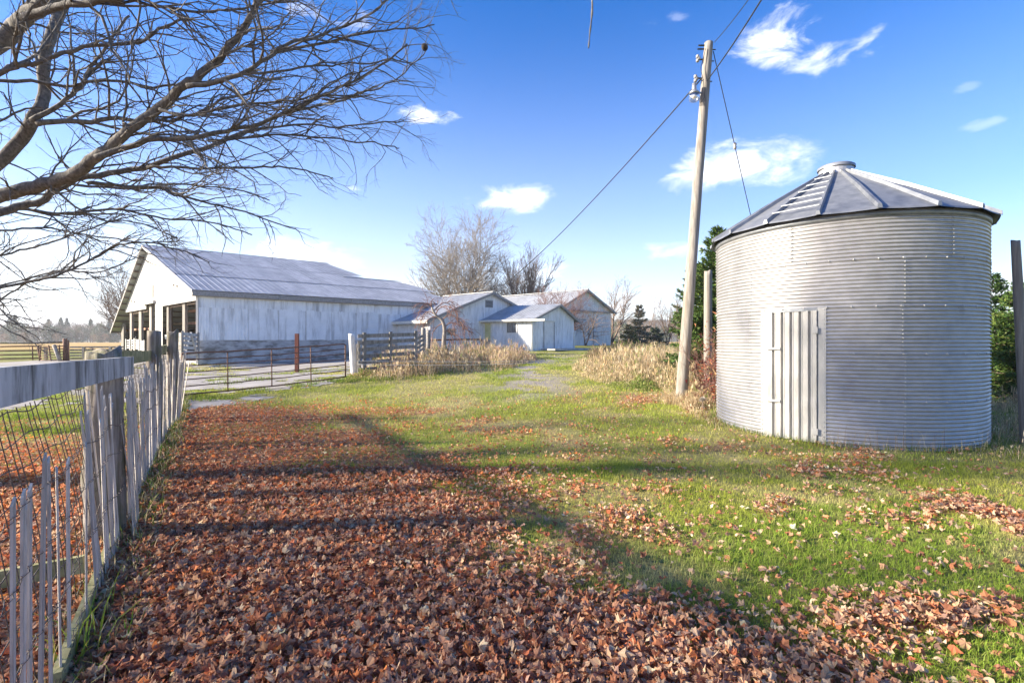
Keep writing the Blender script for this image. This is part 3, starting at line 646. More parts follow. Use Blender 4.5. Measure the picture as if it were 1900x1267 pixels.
# ------------------------------------------------------------------ middle building (gable, lean eave, door, window, vent)
MB0 = BP(10.15, 0, 0); mu = 3.19; MC = MB0-D2*mu; MC[2] = 0     # near corner where side wall meets gable
mid = Thing('milking_shed', (MC[0], MC[1], gz(*MC[:2])), 'pale grey gabled shed with louvred vent and small dark window', 'shed')
NM = np.array([-N2[0], -N2[1], 0])*-1; NS_ = np.array([D2[1], -D2[0], 0])*-1.0   # side wall normal faces left-front
NS_ = N2
def mz(w_): return 2.94+.40*w_ if w_ <= 4.25 else 4.64-.40*(w_-4.25)
gn = N1
wn0, wn1 = s_on(MC, D1, 828), s_on(MC, D1, 846); zw0, zw1 = z_on(MC, D1, wn0, 623), z_on(MC, D1, wn0, 608.5)
ve0, ve1 = s_on(MC, D1, 901), s_on(MC, D1, 913.5); zv0, zv1 = z_on(MC, D1, ve0, 569.5), z_on(MC, D1, ve0, 557.5)
boards(mid, MC, D1, gn, 0, 6.1, .27, lambda s: gz(*(MC+D1*s)[:2])-.05, lambda s: mz(s)-.02, M['blueboard'], [(wn0, wn1, zw0, zw1), (ve0, ve1, zv0, zv1)], batten=True)
wf = mid.box('window', base(MC, D1, (wn0+wn1)/2, (zw0+zw1)/2)-gn*.03, (D1, gn, UP), (wn1-wn0, .02, zw1-zw0), M['glass'])
def frame(th, P, d, n, a, b, z0, z1, m, parent=None, wd=.07, sill=True, off=.012):
    for (p, q, nm) in (((a, z0), (a, z1), 'jamb'), ((b, z0), (b, z1), 'jamb'), ((a-wd/2, z1), (b+wd/2, z1), 'head')) + ((((a-wd/2, z0), (b+wd/2, z0), 'sill'),) if sill else ()):
        th.beam(nm, base(P, d, p[0], p[1])+n*off, base(P, d, q[0], q[1])+n*off, wd, .035, m, parent, side=d if nm == 'jamb' else UP)
frame(mid, MC, D1, gn, wn0, wn1, zw0, zw1, M['whitepaint'], sill=True); mid.beam('mullion', base(MC, D1, (wn0+wn1)/2, zw0)-gn*.012, base(MC, D1, (wn0+wn1)/2, zw1)-gn*.012, .03, .02, M['louvre'], side=D1)
frame(mid, MC, D1, gn, ve0, ve1, zv0, zv1, M['louvre'], wd=.05)
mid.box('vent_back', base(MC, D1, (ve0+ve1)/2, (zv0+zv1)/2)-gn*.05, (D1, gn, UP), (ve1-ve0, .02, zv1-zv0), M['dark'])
for k in range(5): mid.box('vent_slat', base(MC, D1, (ve0+ve1)/2, zv0+(k+.5)*(zv1-zv0)/5)+gn*.0, (D1, gn+UP*.8, UP-gn*.8), (ve1-ve0, .012, .09), M['louvre'])
# side wall with white door, runs from the barn towards us
SP = MB0*np.array([1, 1, 0]); sdv = -D2
do0, do1 = s_on(SP, sdv, 776.5), s_on(SP, sdv, 792.5); zd1 = z_on(SP, sdv, do0, 596)
boards(mid, SP, sdv, NS_, 0.02, mu, .28, lambda s: gz(*(SP+sdv*s)[:2])-.05, 2.98, M['blueboard'], [(do0, do1, gz(*(SP+sdv*do0)[:2])+.1, zd1)], batten=True)
mid.box('door', base(SP, sdv, (do0+do1)/2, (gz(*SP[:2])+.1+zd1)/2)-NS_*.02, (sdv, NS_, UP), (do1-do0, .03, zd1-gz(*SP[:2])-.1), M['whitepaint'])
frame(mid, SP, sdv, NS_, do0-.04, do1+.04, gz(*SP[:2]), zd1+.04, M['whitepaint'], wd=.10, sill=False, off=.02)
# roof
def MPt(w_, u, z): return np.array([MC[0]+D1[0]*w_+D2[0]*u, MC[1]+D1[1]*w_+D2[1]*u, z])
slope = np.array([D1[0], D1[1], .40]); nLm = np.cross(D2, slope); nLm = nLm if nLm[2] > 0 else -nLm; nLm /= np.linalg.norm(nLm)
for k in range(6):
    u0 = -.25+k*.8; L_ = .8
    rib_panel(mid, 'roof_sheet', MPt(0, u0, 2.94+.03), D2, slope, nLm, L_*.998, -.35, -.35, 4.26, 4.26, M['shedroof'], 3, .02, .03)
solid(mid, 'roof_deck', [MPt(-.30, -.2, 2.94-.12), MPt(4.25, -.2, 4.64), MPt(4.25, 4.4, 4.64), MPt(-.30, 4.4, 2.94-.12)], .05, nLm, M['darkwood'])
nRm = np.cross(D2, np.array([D1[0], D1[1], -.40])); nRm = nRm if nRm[2] > 0 else -nRm; nRm /= np.linalg.norm(nRm)
for k in range(6): rib_panel(mid, 'roof_sheet', MPt(0, -.25+k*.8, 4.67+.40*4.25), D2, np.array([D1[0], D1[1], -.40]), nRm, .798, 4.25, 4.25, 6.35, 6.35, M['shedroof'], 3, .02, .03)
mid.beam('rake_board', MPt(-.34, -.27, 2.94-.14-.02), MPt(4.25, -.27, 4.60), .03, .15, M['fascia']); mid.beam('rake_board', MPt(4.25, -.27, 4.60), MPt(6.35, -.27, 3.76), .03, .15, M['fascia'])
mid.beam('fascia_board', MPt(-.36, -.25, 2.74), MPt(-.36, 3.1, 2.74), .03, .17, M['trim'])
mid.beam('ridge_cap', MPt(4.25, -.27, 4.70), MPt(4.25, 4.4, 4.70), .2, .03, M['shedroof'])
rail_y = [MPt(-.5, -1.2, 0), MPt(3.6, -1.2, 0)]

# ------------------------------------------------------------------ small front shed
SH = np.array([1.145, 27.96, 0]); shed = Thing('small_shed', (SH[0], SH[1], gz(*SH[:2])), 'small pale board and batten shed with sliding window, glazed door and tall plain door', 'shed')
d2p = np.array([-.878, .479, 0]); nL = np.array([-.479, -.878, 0]); wl = 3.34
w0, w1 = s_on(SH, d2p, 959), s_on(SH, d2p, 940); wz0, wz1 = z_on(SH, d2p, w0, 618.5), z_on(SH, d2p, w0, 597.5)
e0, e1 = s_on(SH, d2p, 912), s_on(SH, d2p, 898.5); ez1 = z_on(SH, d2p, e0, 597); ez0 = gz(*(SH+d2p*e0)[:2])+.15
boards(shed, SH, d2p, nL, 0, wl, .25, lambda s: gz(*(SH+d2p*s)[:2])-.05, 2.95, M['blueboard'], [(w0, w1, wz0, wz1), (e0, e1, ez0, ez1)], batten=True)
wi = shed.box('window', base(SH, d2p, (w0+w1)/2, (wz0+wz1)/2)-nL*.03, (d2p, nL, UP), (w1-w0, .02, wz1-wz0), M['glass'])
frame(shed, SH, d2p, nL, w0, w1, wz0, wz1, M['whitepaint'], wd=.08)
shed.beam('mullion', base(SH, d2p, w0+(w1-w0)*.5, wz0)-nL*.01, base(SH, d2p, w0+(w1-w0)*.5, wz1)-nL*.01, .035, .02, M['louvre'], side=d2p)
dr = shed.box('glazed_door', base(SH, d2p, (e0+e1)/2, (ez0+ez1)/2)-nL*.02, (d2p, nL, UP), (e1-e0, .03, ez1-ez0), M['trim'])
shed.box('door_pane', base(SH, d2p, (e0+e1)/2, ez0+(ez1-ez0)*.62)-nL*.0, (d2p, nL, UP), ((e1-e0)*.78, .012, (ez1-ez0)*.62), M['yellow'])
shed.box('door_kick_panel', base(SH, d2p, (e0+e1)/2, ez0+(ez1-ez0)*.17)-nL*.0, (d2p, nL, UP), ((e1-e0)*.78, .012, (ez1-ez0)*.24), M['fascia'])
frame(shed, SH, d2p, nL, e0, e1, ez0, ez1, M['trim'], wd=.10, sill=False)
shed.box('low_vent', base(SH, d2p, s_on(SH, d2p, 957), z_on(SH, d2p, .9, 645.5))+nL*.02, (d2p, nL, UP), (.6, .03, .09), M['trim'])
wg = 3.47; pk = 2.03
def sz(s): return 2.97+.44*s if s < pk else 2.97+.44*pk-.60*(s-pk)*1.0
k0, k1 = s_on(SH, D1, 1009.5), s_on(SH, D1, 1027.5); kz0 = z_on(SH, D1, k0, 652)+.02; kz1 = z_on(SH, D1, k0, 597)
boards(shed, SH, D1, N1, 0, wg, .26, lambda s: gz(*(SH+D1*s)[:2])-.05, lambda s: sz(s)-.02, M['blueboard'], [(k0, k1, kz0, kz1)], batten=True)
shed.box('plain_door', base(SH, D1, (k0+k1)/2, (kz0+kz1)/2)-N1*.015, (D1, N1, UP), (k1-k0, .03, kz1-kz0), M['whitepaint'])
shed.beam('head', base(SH, D1, k0-.06, kz1+.04)+N1*.02, base(SH, D1, k1+.08, kz1+.04)+N1*.02, .07, .04, M['trim'], side=UP)
for a_, m_ in ((k0-.03, M['louvre']), (k1+.03, M['louvre'])): shed.beam('jamb', base(SH, D1, a_, kz0)+N1*.01, base(SH, D1, a_, kz1)+N1*.01, .05, .035, m_, side=D1)
shed.beam('corner_board', base(SH, D1, 0, gz(*SH[:2]))+(N1+nL)*.02, base(SH, D1, 0, 2.95)+(N1+nL)*.02, .09, .09, M['trim'])
shed.beam('corner_board', base(SH, D1, wg, gz(*(SH+D1*wg)[:2]))+N1*.02, base(SH, D1, wg, 2.2)+N1*.02, .09, .05, M['trim'], side=D1)
def SPt(w_, u, z): return np.array([SH[0]+D1[0]*w_+d2p[0]*u, SH[1]+D1[1]*w_+d2p[1]*u, z])
sl = np.array([D1[0], D1[1], .44]); ns = np.cross(d2p, sl); ns = ns if ns[2] > 0 else -ns; ns /= np.linalg.norm(ns)
sr = np.array([D1[0], D1[1], -.60]); nr = np.cross(d2p, sr); nr = nr if nr[2] > 0 else -nr; nr /= np.linalg.norm(nr)
for k in range(4):
    rib_panel(shed, 'roof_sheet', SPt(0, -.25+k*.9, 2.97+.03), d2p, sl, ns, .898, -.2, -.2, pk, pk, M['shedroof'], 4, .02, .03)
    rib_panel(shed, 'roof_sheet', SPt(0, -.25+k*.9, 2.97+.44*pk+.03+.6*pk), d2p, sr, nr, .898, pk, pk, wg+.3, wg+.3, M['shedroof'], 4, .02, .03)
shed.beam('rake_board', SPt(-.2, -.27, sz(-.2)-.05), SPt(pk, -.27, sz(pk)-.05), .03, .12, M['fascia']); shed.beam('rake_board', SPt(pk, -.27, sz(pk)-.05), SPt(wg+.3, -.27, sz(wg+.3)-.05), .03, .12, M['fascia'])
shed.beam('gutter', SPt(-.26, -1.05, 2.86), SPt(-.26, 3.4, 2.86), .12, .11, M['trim'])
pr = SPt(wg+.2, -.3, 2.03+.0); pr = PX(1069, 593, 30.2); shed.beam('gutter', pr, PX(1086, 593, 30.6), .10, .09, M['fascia'])
st = shed.box('step', base(SH, D1, 2.4, gz(*(SH+D1*2.4)[:2])+.03)+N1*.6, (D1, N1, UP), (3.4, 1.2, .10), M['conc'])

# ------------------------------------------------------------------ big back barn
KB = np.array([9.15, 45., 0]); kd = -D1; kn = N1
big = Thing('machinery_barn', (KB[0], KB[1], gz(*KB[:2])), 'large pale grey machinery barn with sliding door rail behind the small shed', 'barn')
def kz_(s): return 4.42+.50*min(s, 6.86-s) if s < 6.86 else 4.42-.5*(s-6.86)
boards(big, KB, kd, kn, 0, 9.5, .30, .9, lambda s: max(kz_(s), 3.2), M['blueboard'], batten=True)
big.beam('door_rail', base(KB, kd, -.1, 4.30)+kn*.08, base(KB, kd, 6.6, 4.30)+kn*.08, .14, .12, M['fascia'])
big.beam('door_edge', base(KB, kd, s_on(KB, kd, 1101), 1.2)+kn*.05, base(KB, kd, s_on(KB, kd, 1101), 4.25)+kn*.05, .07, .04, M['louvre'])
def KP(s, u, z): return np.array([KB[0]+kd[0]*s+D2[0]*u, KB[1]+kd[1]*s+D2[1]*u, z])
solid(big, 'side_wall', [KP(0, 0, .9), KP(0, 14, .9), KP(0, 14, 4.4), KP(0, 0, 4.4)], .05, D1, M['blueboard'])
for (sgn, s0_, s1_) in ((1, 3.43, -.4), (-1, 3.43, 9.8)):
    dv = np.array([kd[0], kd[1], .50*sgn]) ; nn_ = np.cross(D2, dv); nn_ = nn_ if nn_[2] > 0 else -nn_; nn_ /= np.linalg.norm(nn_)
    for k in range(13):
        zz0 = 4.46 if sgn == 1 else 4.46+.5*6.86
        rib_panel(big, 'roof_sheet', KP(0, -.3+k*1.0, zz0), D2, dv, nn_, .998, min(s0_, s1_), min(s0_, s1_), max(s0_, s1_), max(s0_, s1_), M['shedroof'], 3, .02, .03)
big.beam('rake_board', KP(-.4, -.33, kz_(-.4)-.02), KP(3.43, -.33, kz_(3.43)-.02), .04, .18, M['fascia']); big.beam('rake_board', KP(3.43, -.33, kz_(3.43)-.02), KP(9.8, -.33, kz_(9.8)-.02), .04, .18, M['fascia'])
big.beam('ridge_cap', KP(3.43, -.33, kz_(3.43)+.1), KP(3.43, 12.7, kz_(3.43)+.1), .25, .04, M['shedroof'])

# ------------------------------------------------------------------ poles and posts
def rough_post(th, name, A, B, r0, r1, m, n=14, k=16, amp=.12, seed=0, parent=None, flat=False, cut=.0):
    A = np.array(A, float); B = np.array(B, float); d = B-A; Ln = np.linalg.norm(d); d /= Ln; x = np.cross(d, [0, 1., .01]); x /= np.linalg.norm(x); y = np.cross(d, x)
    V = []
    for i in range(k+1):
        f = i/k; r = r0+(r1-r0)*f
        for j in range(n):
            a = 2*math.pi*j/n; nn = (float(vnoise(j*1.9+seed*3, f*2.2, 1, 2, seed))-.5)*2*amp+(float(vnoise(math.cos(a)*1.5, f*5+math.sin(a)*1.5, 1, 2, seed+5))-.5)*2*amp
            top = (float(vnoise(j*.8, 1, 1, 2, seed+7))-.5)*cut if i == k else 0
            V.append(A+d*(Ln*f+top)+(x*math.cos(a)+y*math.sin(a))*r*(1+nn))
    fs = [(i*n+j, i*n+(j+1) % n, (i+1)*n+(j+1) % n, (i+1)*n+j) for i in range(k) for j in range(n)]; V.append(B-d*r1*.2); c = len(V)-1
    fs += [(k*n+j, k*n+(j+1) % n, c) for j in range(n)]
    return th.add(name, V, fs, m, parent, smooth=not flat)
pb = GP(1262, 750); ptop = PX(1315, 80, 12.3)
up = Thing('utility_pole', pb, 'tall leaning bare wooden utility pole with a yard lamp beside the grain bin', 'utility pole')
rough_post(up, 'pole', pb-UP*.2, ptop, .142, .104, M['pole'], 18, 60, .035, 3)
def onpole(py):
    f = (py-750)/(80-750.); return pb+(ptop-pb)*f
axp = np.array([1., 0, 0])
for py, dx in ((85, -.16), (92, -.17), (112, -.16), (148, -.17)):
    c = onpole(py); up.beam('bracket', c, c+axp*dx*1.6, .025, .03, M['cable'])
    if py > 100:
        for q in (0, 1, 2): lathe(up, 'insulator', [(0,0),(.035,0),(.045,.02),(.03,.04),(.045,.055),(.02,.08),(0,.08)], c+axp*(dx*1.55)+UP*(-.06+.05*q-.03*(py == 148))+axp*.03*(q % 2), M['ceramic'], 10)
for py, dx in ((93, .19), (115, .17), (154, .16)): c = onpole(py); up.beam('bolt', c, c+axp*dx, .02, .02, M['cable'])
c = onpole(118); up.tube('service_wire', [onpole(95)+axp*-.1+np.array([0,-.1,0]), onpole(120)+np.array([-.16,-.1,0]), onpole(132)+np.array([-.19,-.1,0]), onpole(160)+np.array([-.1,-.13,0]), onpole(190)+np.array([-.05,-.14,0]), onpole(200)+np.array([-.13,-.12,0]), onpole(188)+np.array([-.2,-.1,0])], .008, M['cable'], 5)
lc = onpole(180)+np.array([-.30, -.10, 0])
up.beam('lamp_arm', onpole(177), lc+UP*.03, .035, .035, M['lampmetal'])
la = lathe(up, 'yard_lamp', [(0,.24),(.05,.24),(.055,.12),(.06,.05),(.11,.03),(.115,-.02),(.10,-.02)], lc, M['lampmetal'], 18)
lathe(up, 'lamp_refractor', [(.10,-.02),(.13,-.05),(.14,-.12),(.12,-.19),(.06,-.22),(0,-.225)], lc, M['clear'], 18, la)
lathe(up, 'lamp_bulb', [(.03,-.02),(.055,-.07),(.05,-.12),(0,-.15)], lc, M['whitepaint'], 12, la)
def wire(name, A, B, sag, r, label, group=None, m=None):
    A = np.array(A, float); B = np.array(B, float); t = np.linspace(0, 1, 30)[:, None]; P = A+(B-A)*t-UP*sag*4*t*(1-t)
    th = Thing(name, A, label, 'cable', group); th.tube('strand', P, r, m or M['cable'], 5); return th
wire('power_cable', onpole(152)+np.array([-.14,-.08,0]), PX(914, 543, 31), .45, .017, 'long black cable running from the lamp side of the pole down to the far barns')
wire('power_cable', onpole(156)+np.array([0,-.14,0]), PX(1440, -45, 7.4), .06, .015, 'thicker black cable rising from the pole across the top right of the sky')
wire('power_cable', onpole(84)+np.array([.1,-.1,0]), PX(1420, -45, 8.2), .05, .009, 'thin grey cable rising from the very top of the pole')
gw0 = onpole(96)+np.array([.13, 0, 0]); gw1 = PX(1402, 440, 14.5); gm = gw0+(gw1-gw0)*.47
gwt = wire('guy_wire', gw0, gw1, .0, .011, 'slanting guy wire from the pole top down behind the grain bin')
lathe(gwt, 'strain_insulator', [(0,-.09),(.035,-.08),(.05,-.03),(.03,0),(.05,.04),(.035,.09),(0,.1)], gm, M['ceramic'], 10)
def lone_post(pxb, pyb, pxt, pyt, Y, r0, r1, m, label, name='wooden_post', amp=.06, seed=1, lean=0, cat='post'):
    A = PX(pxb, pyb, Y); A[2] = gz(A[0], A[1]); B = PX(pxt, pyt, Y+lean); th = Thing(name, A, label, cat); rough_post(th, 'timber', A-UP*.1, B, r0, r1, m, 12, 24, amp, seed, cut=.1); return th
lone_post(1313, 690, 1314, 503, 14.0, .12, .11, M['pole'], 'short grey wooden post in front of the spruce between pole and bin', seed=4)
lone_post(1905, 700, 1884, 446, 7.8, .078, .058, M['pole'], 'leaning grey wooden post right of the grain bin near the spruces', seed=6)
p = Thing('steel_post', GP(551, 691), 'rust red steel post standing on the concrete yard behind the pipe gate', 'post'); gpz = p.loc
zt_ = CH-(619-HY)/F*gpz[1]; p.beam('square_tube', gpz-UP*.05, np.array([gpz[0], gpz[1], zt_]), .125, .125, M['redpost'])

# ------------------------------------------------------------------ near fence: line from camera's left foot to the gate
FP = np.array([-2.27, 2.43, 0]); FN = np.array([FD[1], -FD[0], 0])     # FN points to the lawn side
def fz(t): q = FP+FD*t; return gz(q[0], q[1])
def fp(t, z, off=0.): q = FP+FD*t+FN*off; return np.array([q[0], q[1], z])
def t_px(px): return s_on(FP, FD, px)
rf = Thing('board_fence', FP, 'old board fence with peeling top rail and rough grey posts at left', 'fence')
tp1 = t_px(217); A = fp(tp1, fz(tp1)-.1, -.08); rough_post(rf, 'post', A, A+UP*1.66, .135, .115, M['post'], 20, 26, .16, 11, cut=.16)
tp2 = t_px(291); A = fp(tp2, fz(tp2)-.1, -.03); rough_post(rf, 'post', A, A+UP*1.90, .105, .095, M['post'], 14, 20, .10, 12, cut=.04)
A = PX(319, 760, 9.6); A = np.array([A[0], A[1], gz(*A[:2])]); rough_post(rf, 'post', A-UP*.1, A+UP*1.80+np.array([.02,0,0]), .10, .085, M['post'], 14, 20, .14, 14, cut=.2)
A = PX(186, 760, 4.9); A = np.array([A[0], A[1], 0]); rough_post(rf, 'post', A-UP*.1, A+UP*1.50, .075, .07, M['moss'], 12, 14, .12, 15, cut=.05)
ra = PX(0, 718, 1.93); rb_ = PX(243, 678, 4.3); r1 = rf.beam('top_rail', ra+(ra-rb_)*.14, rb_, .04, .158, M['rail'])
rf.beam('top_rail', fp(tp1+.1, 1.49, -.10), fp(tp2+.12, 1.42, -.08), .04, .15, M['moss']); rf.beam('top_rail', fp(tp2, 1.45, -.06), fp(tp2+3.2, 1.50, -.06), .04, .15, M['moss'])
q0, q1, q2 = GP(120, 1300), GP(268, 878), GP(318, 770)
rf.beam('base_board', q0+UP*.06-FN*.03, q1+UP*.07-FN*.03, .04, .15, M['moss']); q3, q4 = PX(-60, 1085, 3.05), PX(158, 1045, 3.2); rf.beam('base_board', q3, q4, .04, .11, M['moss'])
rf.beam('base_board', q1+UP*.06-FN*.05, q2+UP*.05-FN*.02, .04, .13, M['moss'])
# picket (snow) fence
sf = Thing('picket_fence', FP, 'leaning grey slatted snow fence wired along the foot of the board fence', 'fence')
PM = []
for v in range(6):
    w_ = .034+.006*random.random(); th_ = .008; V = []; kk = 6
    for i in range(kk+1):
        f = i/kk; bend = .012*math.sin(f*2.5+v)*(v-2)*.4; ww = w_*(1-.04*random.random())*(.7 if i == kk and v % 2 else 1)
        for (a, b) in ((-1,-1),(1,-1),(1,1),(-1,1)): V.append((bend+a*ww/2, b*th_/2, f+(.012*a if i == kk else 0)))
    fs = [(i*4+j, i*4+(j+1) % 4, i*4+4+(j+1) % 4, i*4+4+j) for i in range(kk) for j in range(4)]+[(0,3,2,1),(kk*4,kk*4+1,kk*4+2,kk*4+3)]
    PM.append(poly_mesh('picket', V, fs, M['picket']))
def picket(t, z0, ln, lean_f=0, lean_n=0, off=.03, tw=0):
    A = fp(t, fz(t)+z0, off)-sf.loc; zx = Vector((FD*lean_f+FN*lean_n+UP)).normalized(); xx = Vector(FD+FN*tw); xx = (xx-zx*xx.dot(zx)).normalized(); yy = zx.cross(xx)
    X = Matrix(((xx[0], yy[0], zx[0]*ln, 0), (xx[1], yy[1], zx[1]*ln, 0), (xx[2], yy[2], zx[2]*ln, 0), (0,0,0,1)))
    sf.link('picket', random.choice(PM), None, Matrix.Translation(Vector(A)) @ X)
for px, ztop, ln_ in ((8,1.05,.02),(43,1.19,.0),(68,1.14,.0),(86,1.06,.01),(104,1.08,-.03),(138,1.10,-.10)): t = t_px(px); picket(t, -.02, ztop, ln_, random.uniform(-.02,.02), .05, random.uniform(-.3,.3))
for t in (-.9, -.78, -.7): picket(t, 0, 1.08, 0, 0, .05)
t = t_px(160)
while t < 12.9:
    if abs(t-tp1) < .2: off = .13
    else: off = .05
    lf = .12*sstep(2.3, 4.5, t)*(1-sstep(5.5, 6.5, t))+random.gauss(0, .022)-.05*float(sstep(7, 8.5, t))
    picket(t, random.uniform(-.02, .05), random.uniform(1.08, 1.3)+.12*float(sstep(2.6, 6, t))*(t < 9), lf, random.gauss(0, .03)-.04+.10*float(np.exp(-((t-8.8)/1.2)**2)), off+.14*float(np.exp(-((t-8.8)/1.3)**2)), random.uniform(-.4, .4))
    t += random.uniform(.055, .115)*(1 if t < 8 else 1.25)
for z in (.14, .48, .80, 1.06):
    for ph in (0, math.pi):
        tt = np.arange(-1.2, 12.8, .06); P = np.array([fp(a, fz(a)+z+.03*math.sin(a*2.1)+.02*math.sin(a*7)-.05*float(sstep(-.5,1,a))*(z > 1), .055+.012*math.sin(a*34+ph)) for a in tt]); sf.tube('binding_wire', P, .0017, M['wire'], 4)
# woven wire behind the top rail
ww = Thing('woven_wire', FP, 'sagging rusty square woven wire hung below the peeling top rail', 'wire mesh')
acc = Acc()
def wp(t, h): 
    bow = math.sin(h*math.pi*.9)*.05; return fp(t+.12*(1-h)+.05*math.sin(h*3+t), fz(t)+1.30*h+.0, -.22+.17*(1-h)**1.3+bow*(.6+.4*math.sin(t*2))) 
for t in np.arange(-1.6, tp2+5, .115): acc.tube([wp(t+.03*math.sin(t*40), h) for h in np.linspace(.0, 1.0, 12)], .0032, 4, False)
ww.acc('stay_wires', acc, M['wire']); acc = Acc()
for h in np.linspace(.05, .98, 10): acc.tube([wp(t, h+.012*math.sin(t*9+h*20)) for t in np.arange(-1.6, tp2+5, .12)], .0034, 4, False)
ww.acc('line_wires', acc, M['wire'])
# dry curl of leaf caught on the pickets
# ------------------------------------------------------------------ tubular pipe gate
gA = PX(338, 690, 12.7); gB = PX(641, 668, 16.0); gl = Thing('pipe_gate', np.array([gA[0], gA[1], gz(gA[0], gA[1])]), 'long rusty seven bar pipe gate across the concrete yard entrance', 'gate')
za, zb_ = (CH-(655.8-HY)/F*12.7, CH-(732.6-HY)/F*12.7), (CH-(638-HY)/F*16.0, CH-(699-HY)/F*16.0)
fr = [0, .155, .30, .46, .63, .80, 1.0]; rr_ = .021
for i, f in enumerate(fr):
    a = np.array([gA[0], gA[1], za[0]+(za[1]-za[0])*f]); b = np.array([gB[0], gB[1], zb_[0]+(zb_[1]-zb_[0])*f]); sagv = -.03*(1 if i else .6)
    pts = [a+(b-a)*u+UP*sagv*4*u*(1-u)+UP*.006*math.sin(u*21+i) for u in np.linspace(0, 1, 18)]
    if i == 0: pts = pts[:-1]+[b-(b-a)*.012, b-UP*.06+(b-a)*.004]
    gl.tube('gate_bar', pts, rr_ if i in (0, 6) else .015, M['rust'], 8)
gl.tube('gate_upright', [np.array([gA[0], gA[1], z]) for z in za], .022, M['rust'], 8); gl.tube('gate_upright', [np.array([gB[0], gB[1], z]) for z in (zb_[0]-.03, zb_[1])], .024, M['rust'], 8)
for px in (423, 504.5, 577):
    s = s_on(gA, (gB-gA), px); a = gA+(gB-gA)*s; zt = za[0]+(zb_[0]-za[0])*s-.02; zl = za[1]+(zb_[1]-za[1])*s-.05; gl.tube('gate_upright', [np.array([a[0], a[1]-.02, zt]), np.array([a[0]+.01, a[1]-.02, zl])], .017, M['rust'], 8)
wpb = GP(657, 695); th = Thing('gate_post', wpb, 'white peeling wooden gate post at the right end of the pipe gate', 'post'); tpx = PX(652, 619, wpb[1]); rough_post(th, 'timber', wpb-UP*.1, tpx, .115, .105, M['whitepaint'], 12, 14, .04, 21, cut=.03)

# board pen gate and panels right of the white post
def board_gate(name, A, B, z0, z1, nb, bw, m, label, posts=(0, 1), brace=False, cat='gate', group=None, pm=None, zs=0):
    A = np.array(A, float); B = np.array(B, float); th = Thing(name, np.array([A[0], A[1], z0]), label, cat, group)
    d = (B-A)*np.array([1, 1, 0]); Ln = np.linalg.norm(d); d /= Ln; n = np.cross(d, UP)
    for i in range(nb):
        z = z0+bw/2+(z1-z0-bw)*i/(nb-1); a = np.array([A[0], A[1], z+random.uniform(-.01, .01)]); b = np.array([B[0], B[1], z+zs+random.uniform(-.015, .015)]); th.beam('board', a, b, .025, bw, m)
    for f in posts:
        q = A+(B-A)*f; q = np.array([q[0], q[1], 0])+n*.035*(1 if n[1] < 0 else -1); th.beam('upright', q+UP*(z0-.1+zs*f), q+UP*(z1+.06+zs*f), .12, .04, pm or m, side=d)
    if brace:
        sg = 1 if n[1] < 0 else -1
        th.beam('brace', np.array([*(A+(B-A)*.05)[:2], z0])+n*.06*sg, np.array([*(A+(B-A)*.5)[:2], z1])+n*.06*sg, .02, .09, m); th.beam('brace', np.array([*(A+(B-A)*.95)[:2], z0+zs])+n*.06*sg, np.array([*(A+(B-A)*.5)[:2], z1+zs*.5])+n*.06*sg, .02, .09, m)
    return th
a = PX(664, 690, 17.0); b = PX(771, 668, 18.6)
board_gate('board_gate', a, b, CH-(690-HY)/F*17, CH-(620.5-HY)/F*17, 6, .135, M['greywood'], 'grey weathered six board gate standing among dry weeds right of the white post', (.10, .54, 1.0), zs=.10)
q = GP(664, 696); th = Thing('wooden_post', PX(665, 692, 17.2), 'thin grey post just behind the white gate post', 'post'); th.beam('timber', PX(666, 694, 17.2), PX(664, 638, 17.2), .14, .12, M['greywood'])
a = PX(773, 650, 19.0); b = PX(786, 640, 22.0); board_gate('board_hurdle', a, b, CH-(658-HY)/F*19, CH-(625-HY)/F*19, 4, .12, M['greywood'], 'short grey board panel receding behind the six board gate', (.5,), cat='fence panel', zs=.15)
for px, py, pt, Y, r_ in ((785.5, 652, 608, 22, .075), (795, 652, 612, 22.4, .07)): th = Thing('wooden_post', PX(px, py, Y), 'dark taller post left of the weeping tree' if px < 790 else 'dark shorter post touching the weeping tree side of its pair', 'post'); rough_post(th, 'timber', PX(px, py+6, Y), PX(px, pt, Y), r_*1.4, r_*1.4, M['greywood'], 10, 8, .08, int(px))
th = Thing('chain_ladder', PX(790, 640, 22.2), 'pale wire stays stacked between the two dark posts', 'wire panel')
for k in range(7): th.tube('stay', [PX(787.5, 614+k*5.5, 22.2), PX(794, 612.5+k*5.5, 22.2)], .012, M['whitepaint'], 5)
# white gates at the barn bays
a = PX(337, 660, 21.6); b = PX(366.5, 664, 22.6); board_gate('white_gate', a, b, CH-(664-HY)/F*21.6, CH-(616-HY)/F*21.6, 6, .15, M['whitewash'], 'white board gate with A brace hung at the near corner of the cattle barn', (0, 1), True, pm=M['greywood'], zs=-.06)
a = PX(235, 640, 31.5); b = PX(250, 640, 30.6); board_gate('white_gate', a, b, CH-(646.5-HY)/F*31, CH-(630.5-HY)/F*31, 4, .09, M['whitewash'], 'leftmost low white gate in the open barn bay', (0, .5, 1))
a = PX(251, 640, 30.0); b = PX(269, 641, 28.8); board_gate('white_gate', a, b, CH-(647.5-HY)/F*29.5, CH-(629-HY)/F*29.5, 5, .10, M['whitewash'], 'slatted white gate beside the tall grey bay post', (0, .5, 1), zs=-.12)
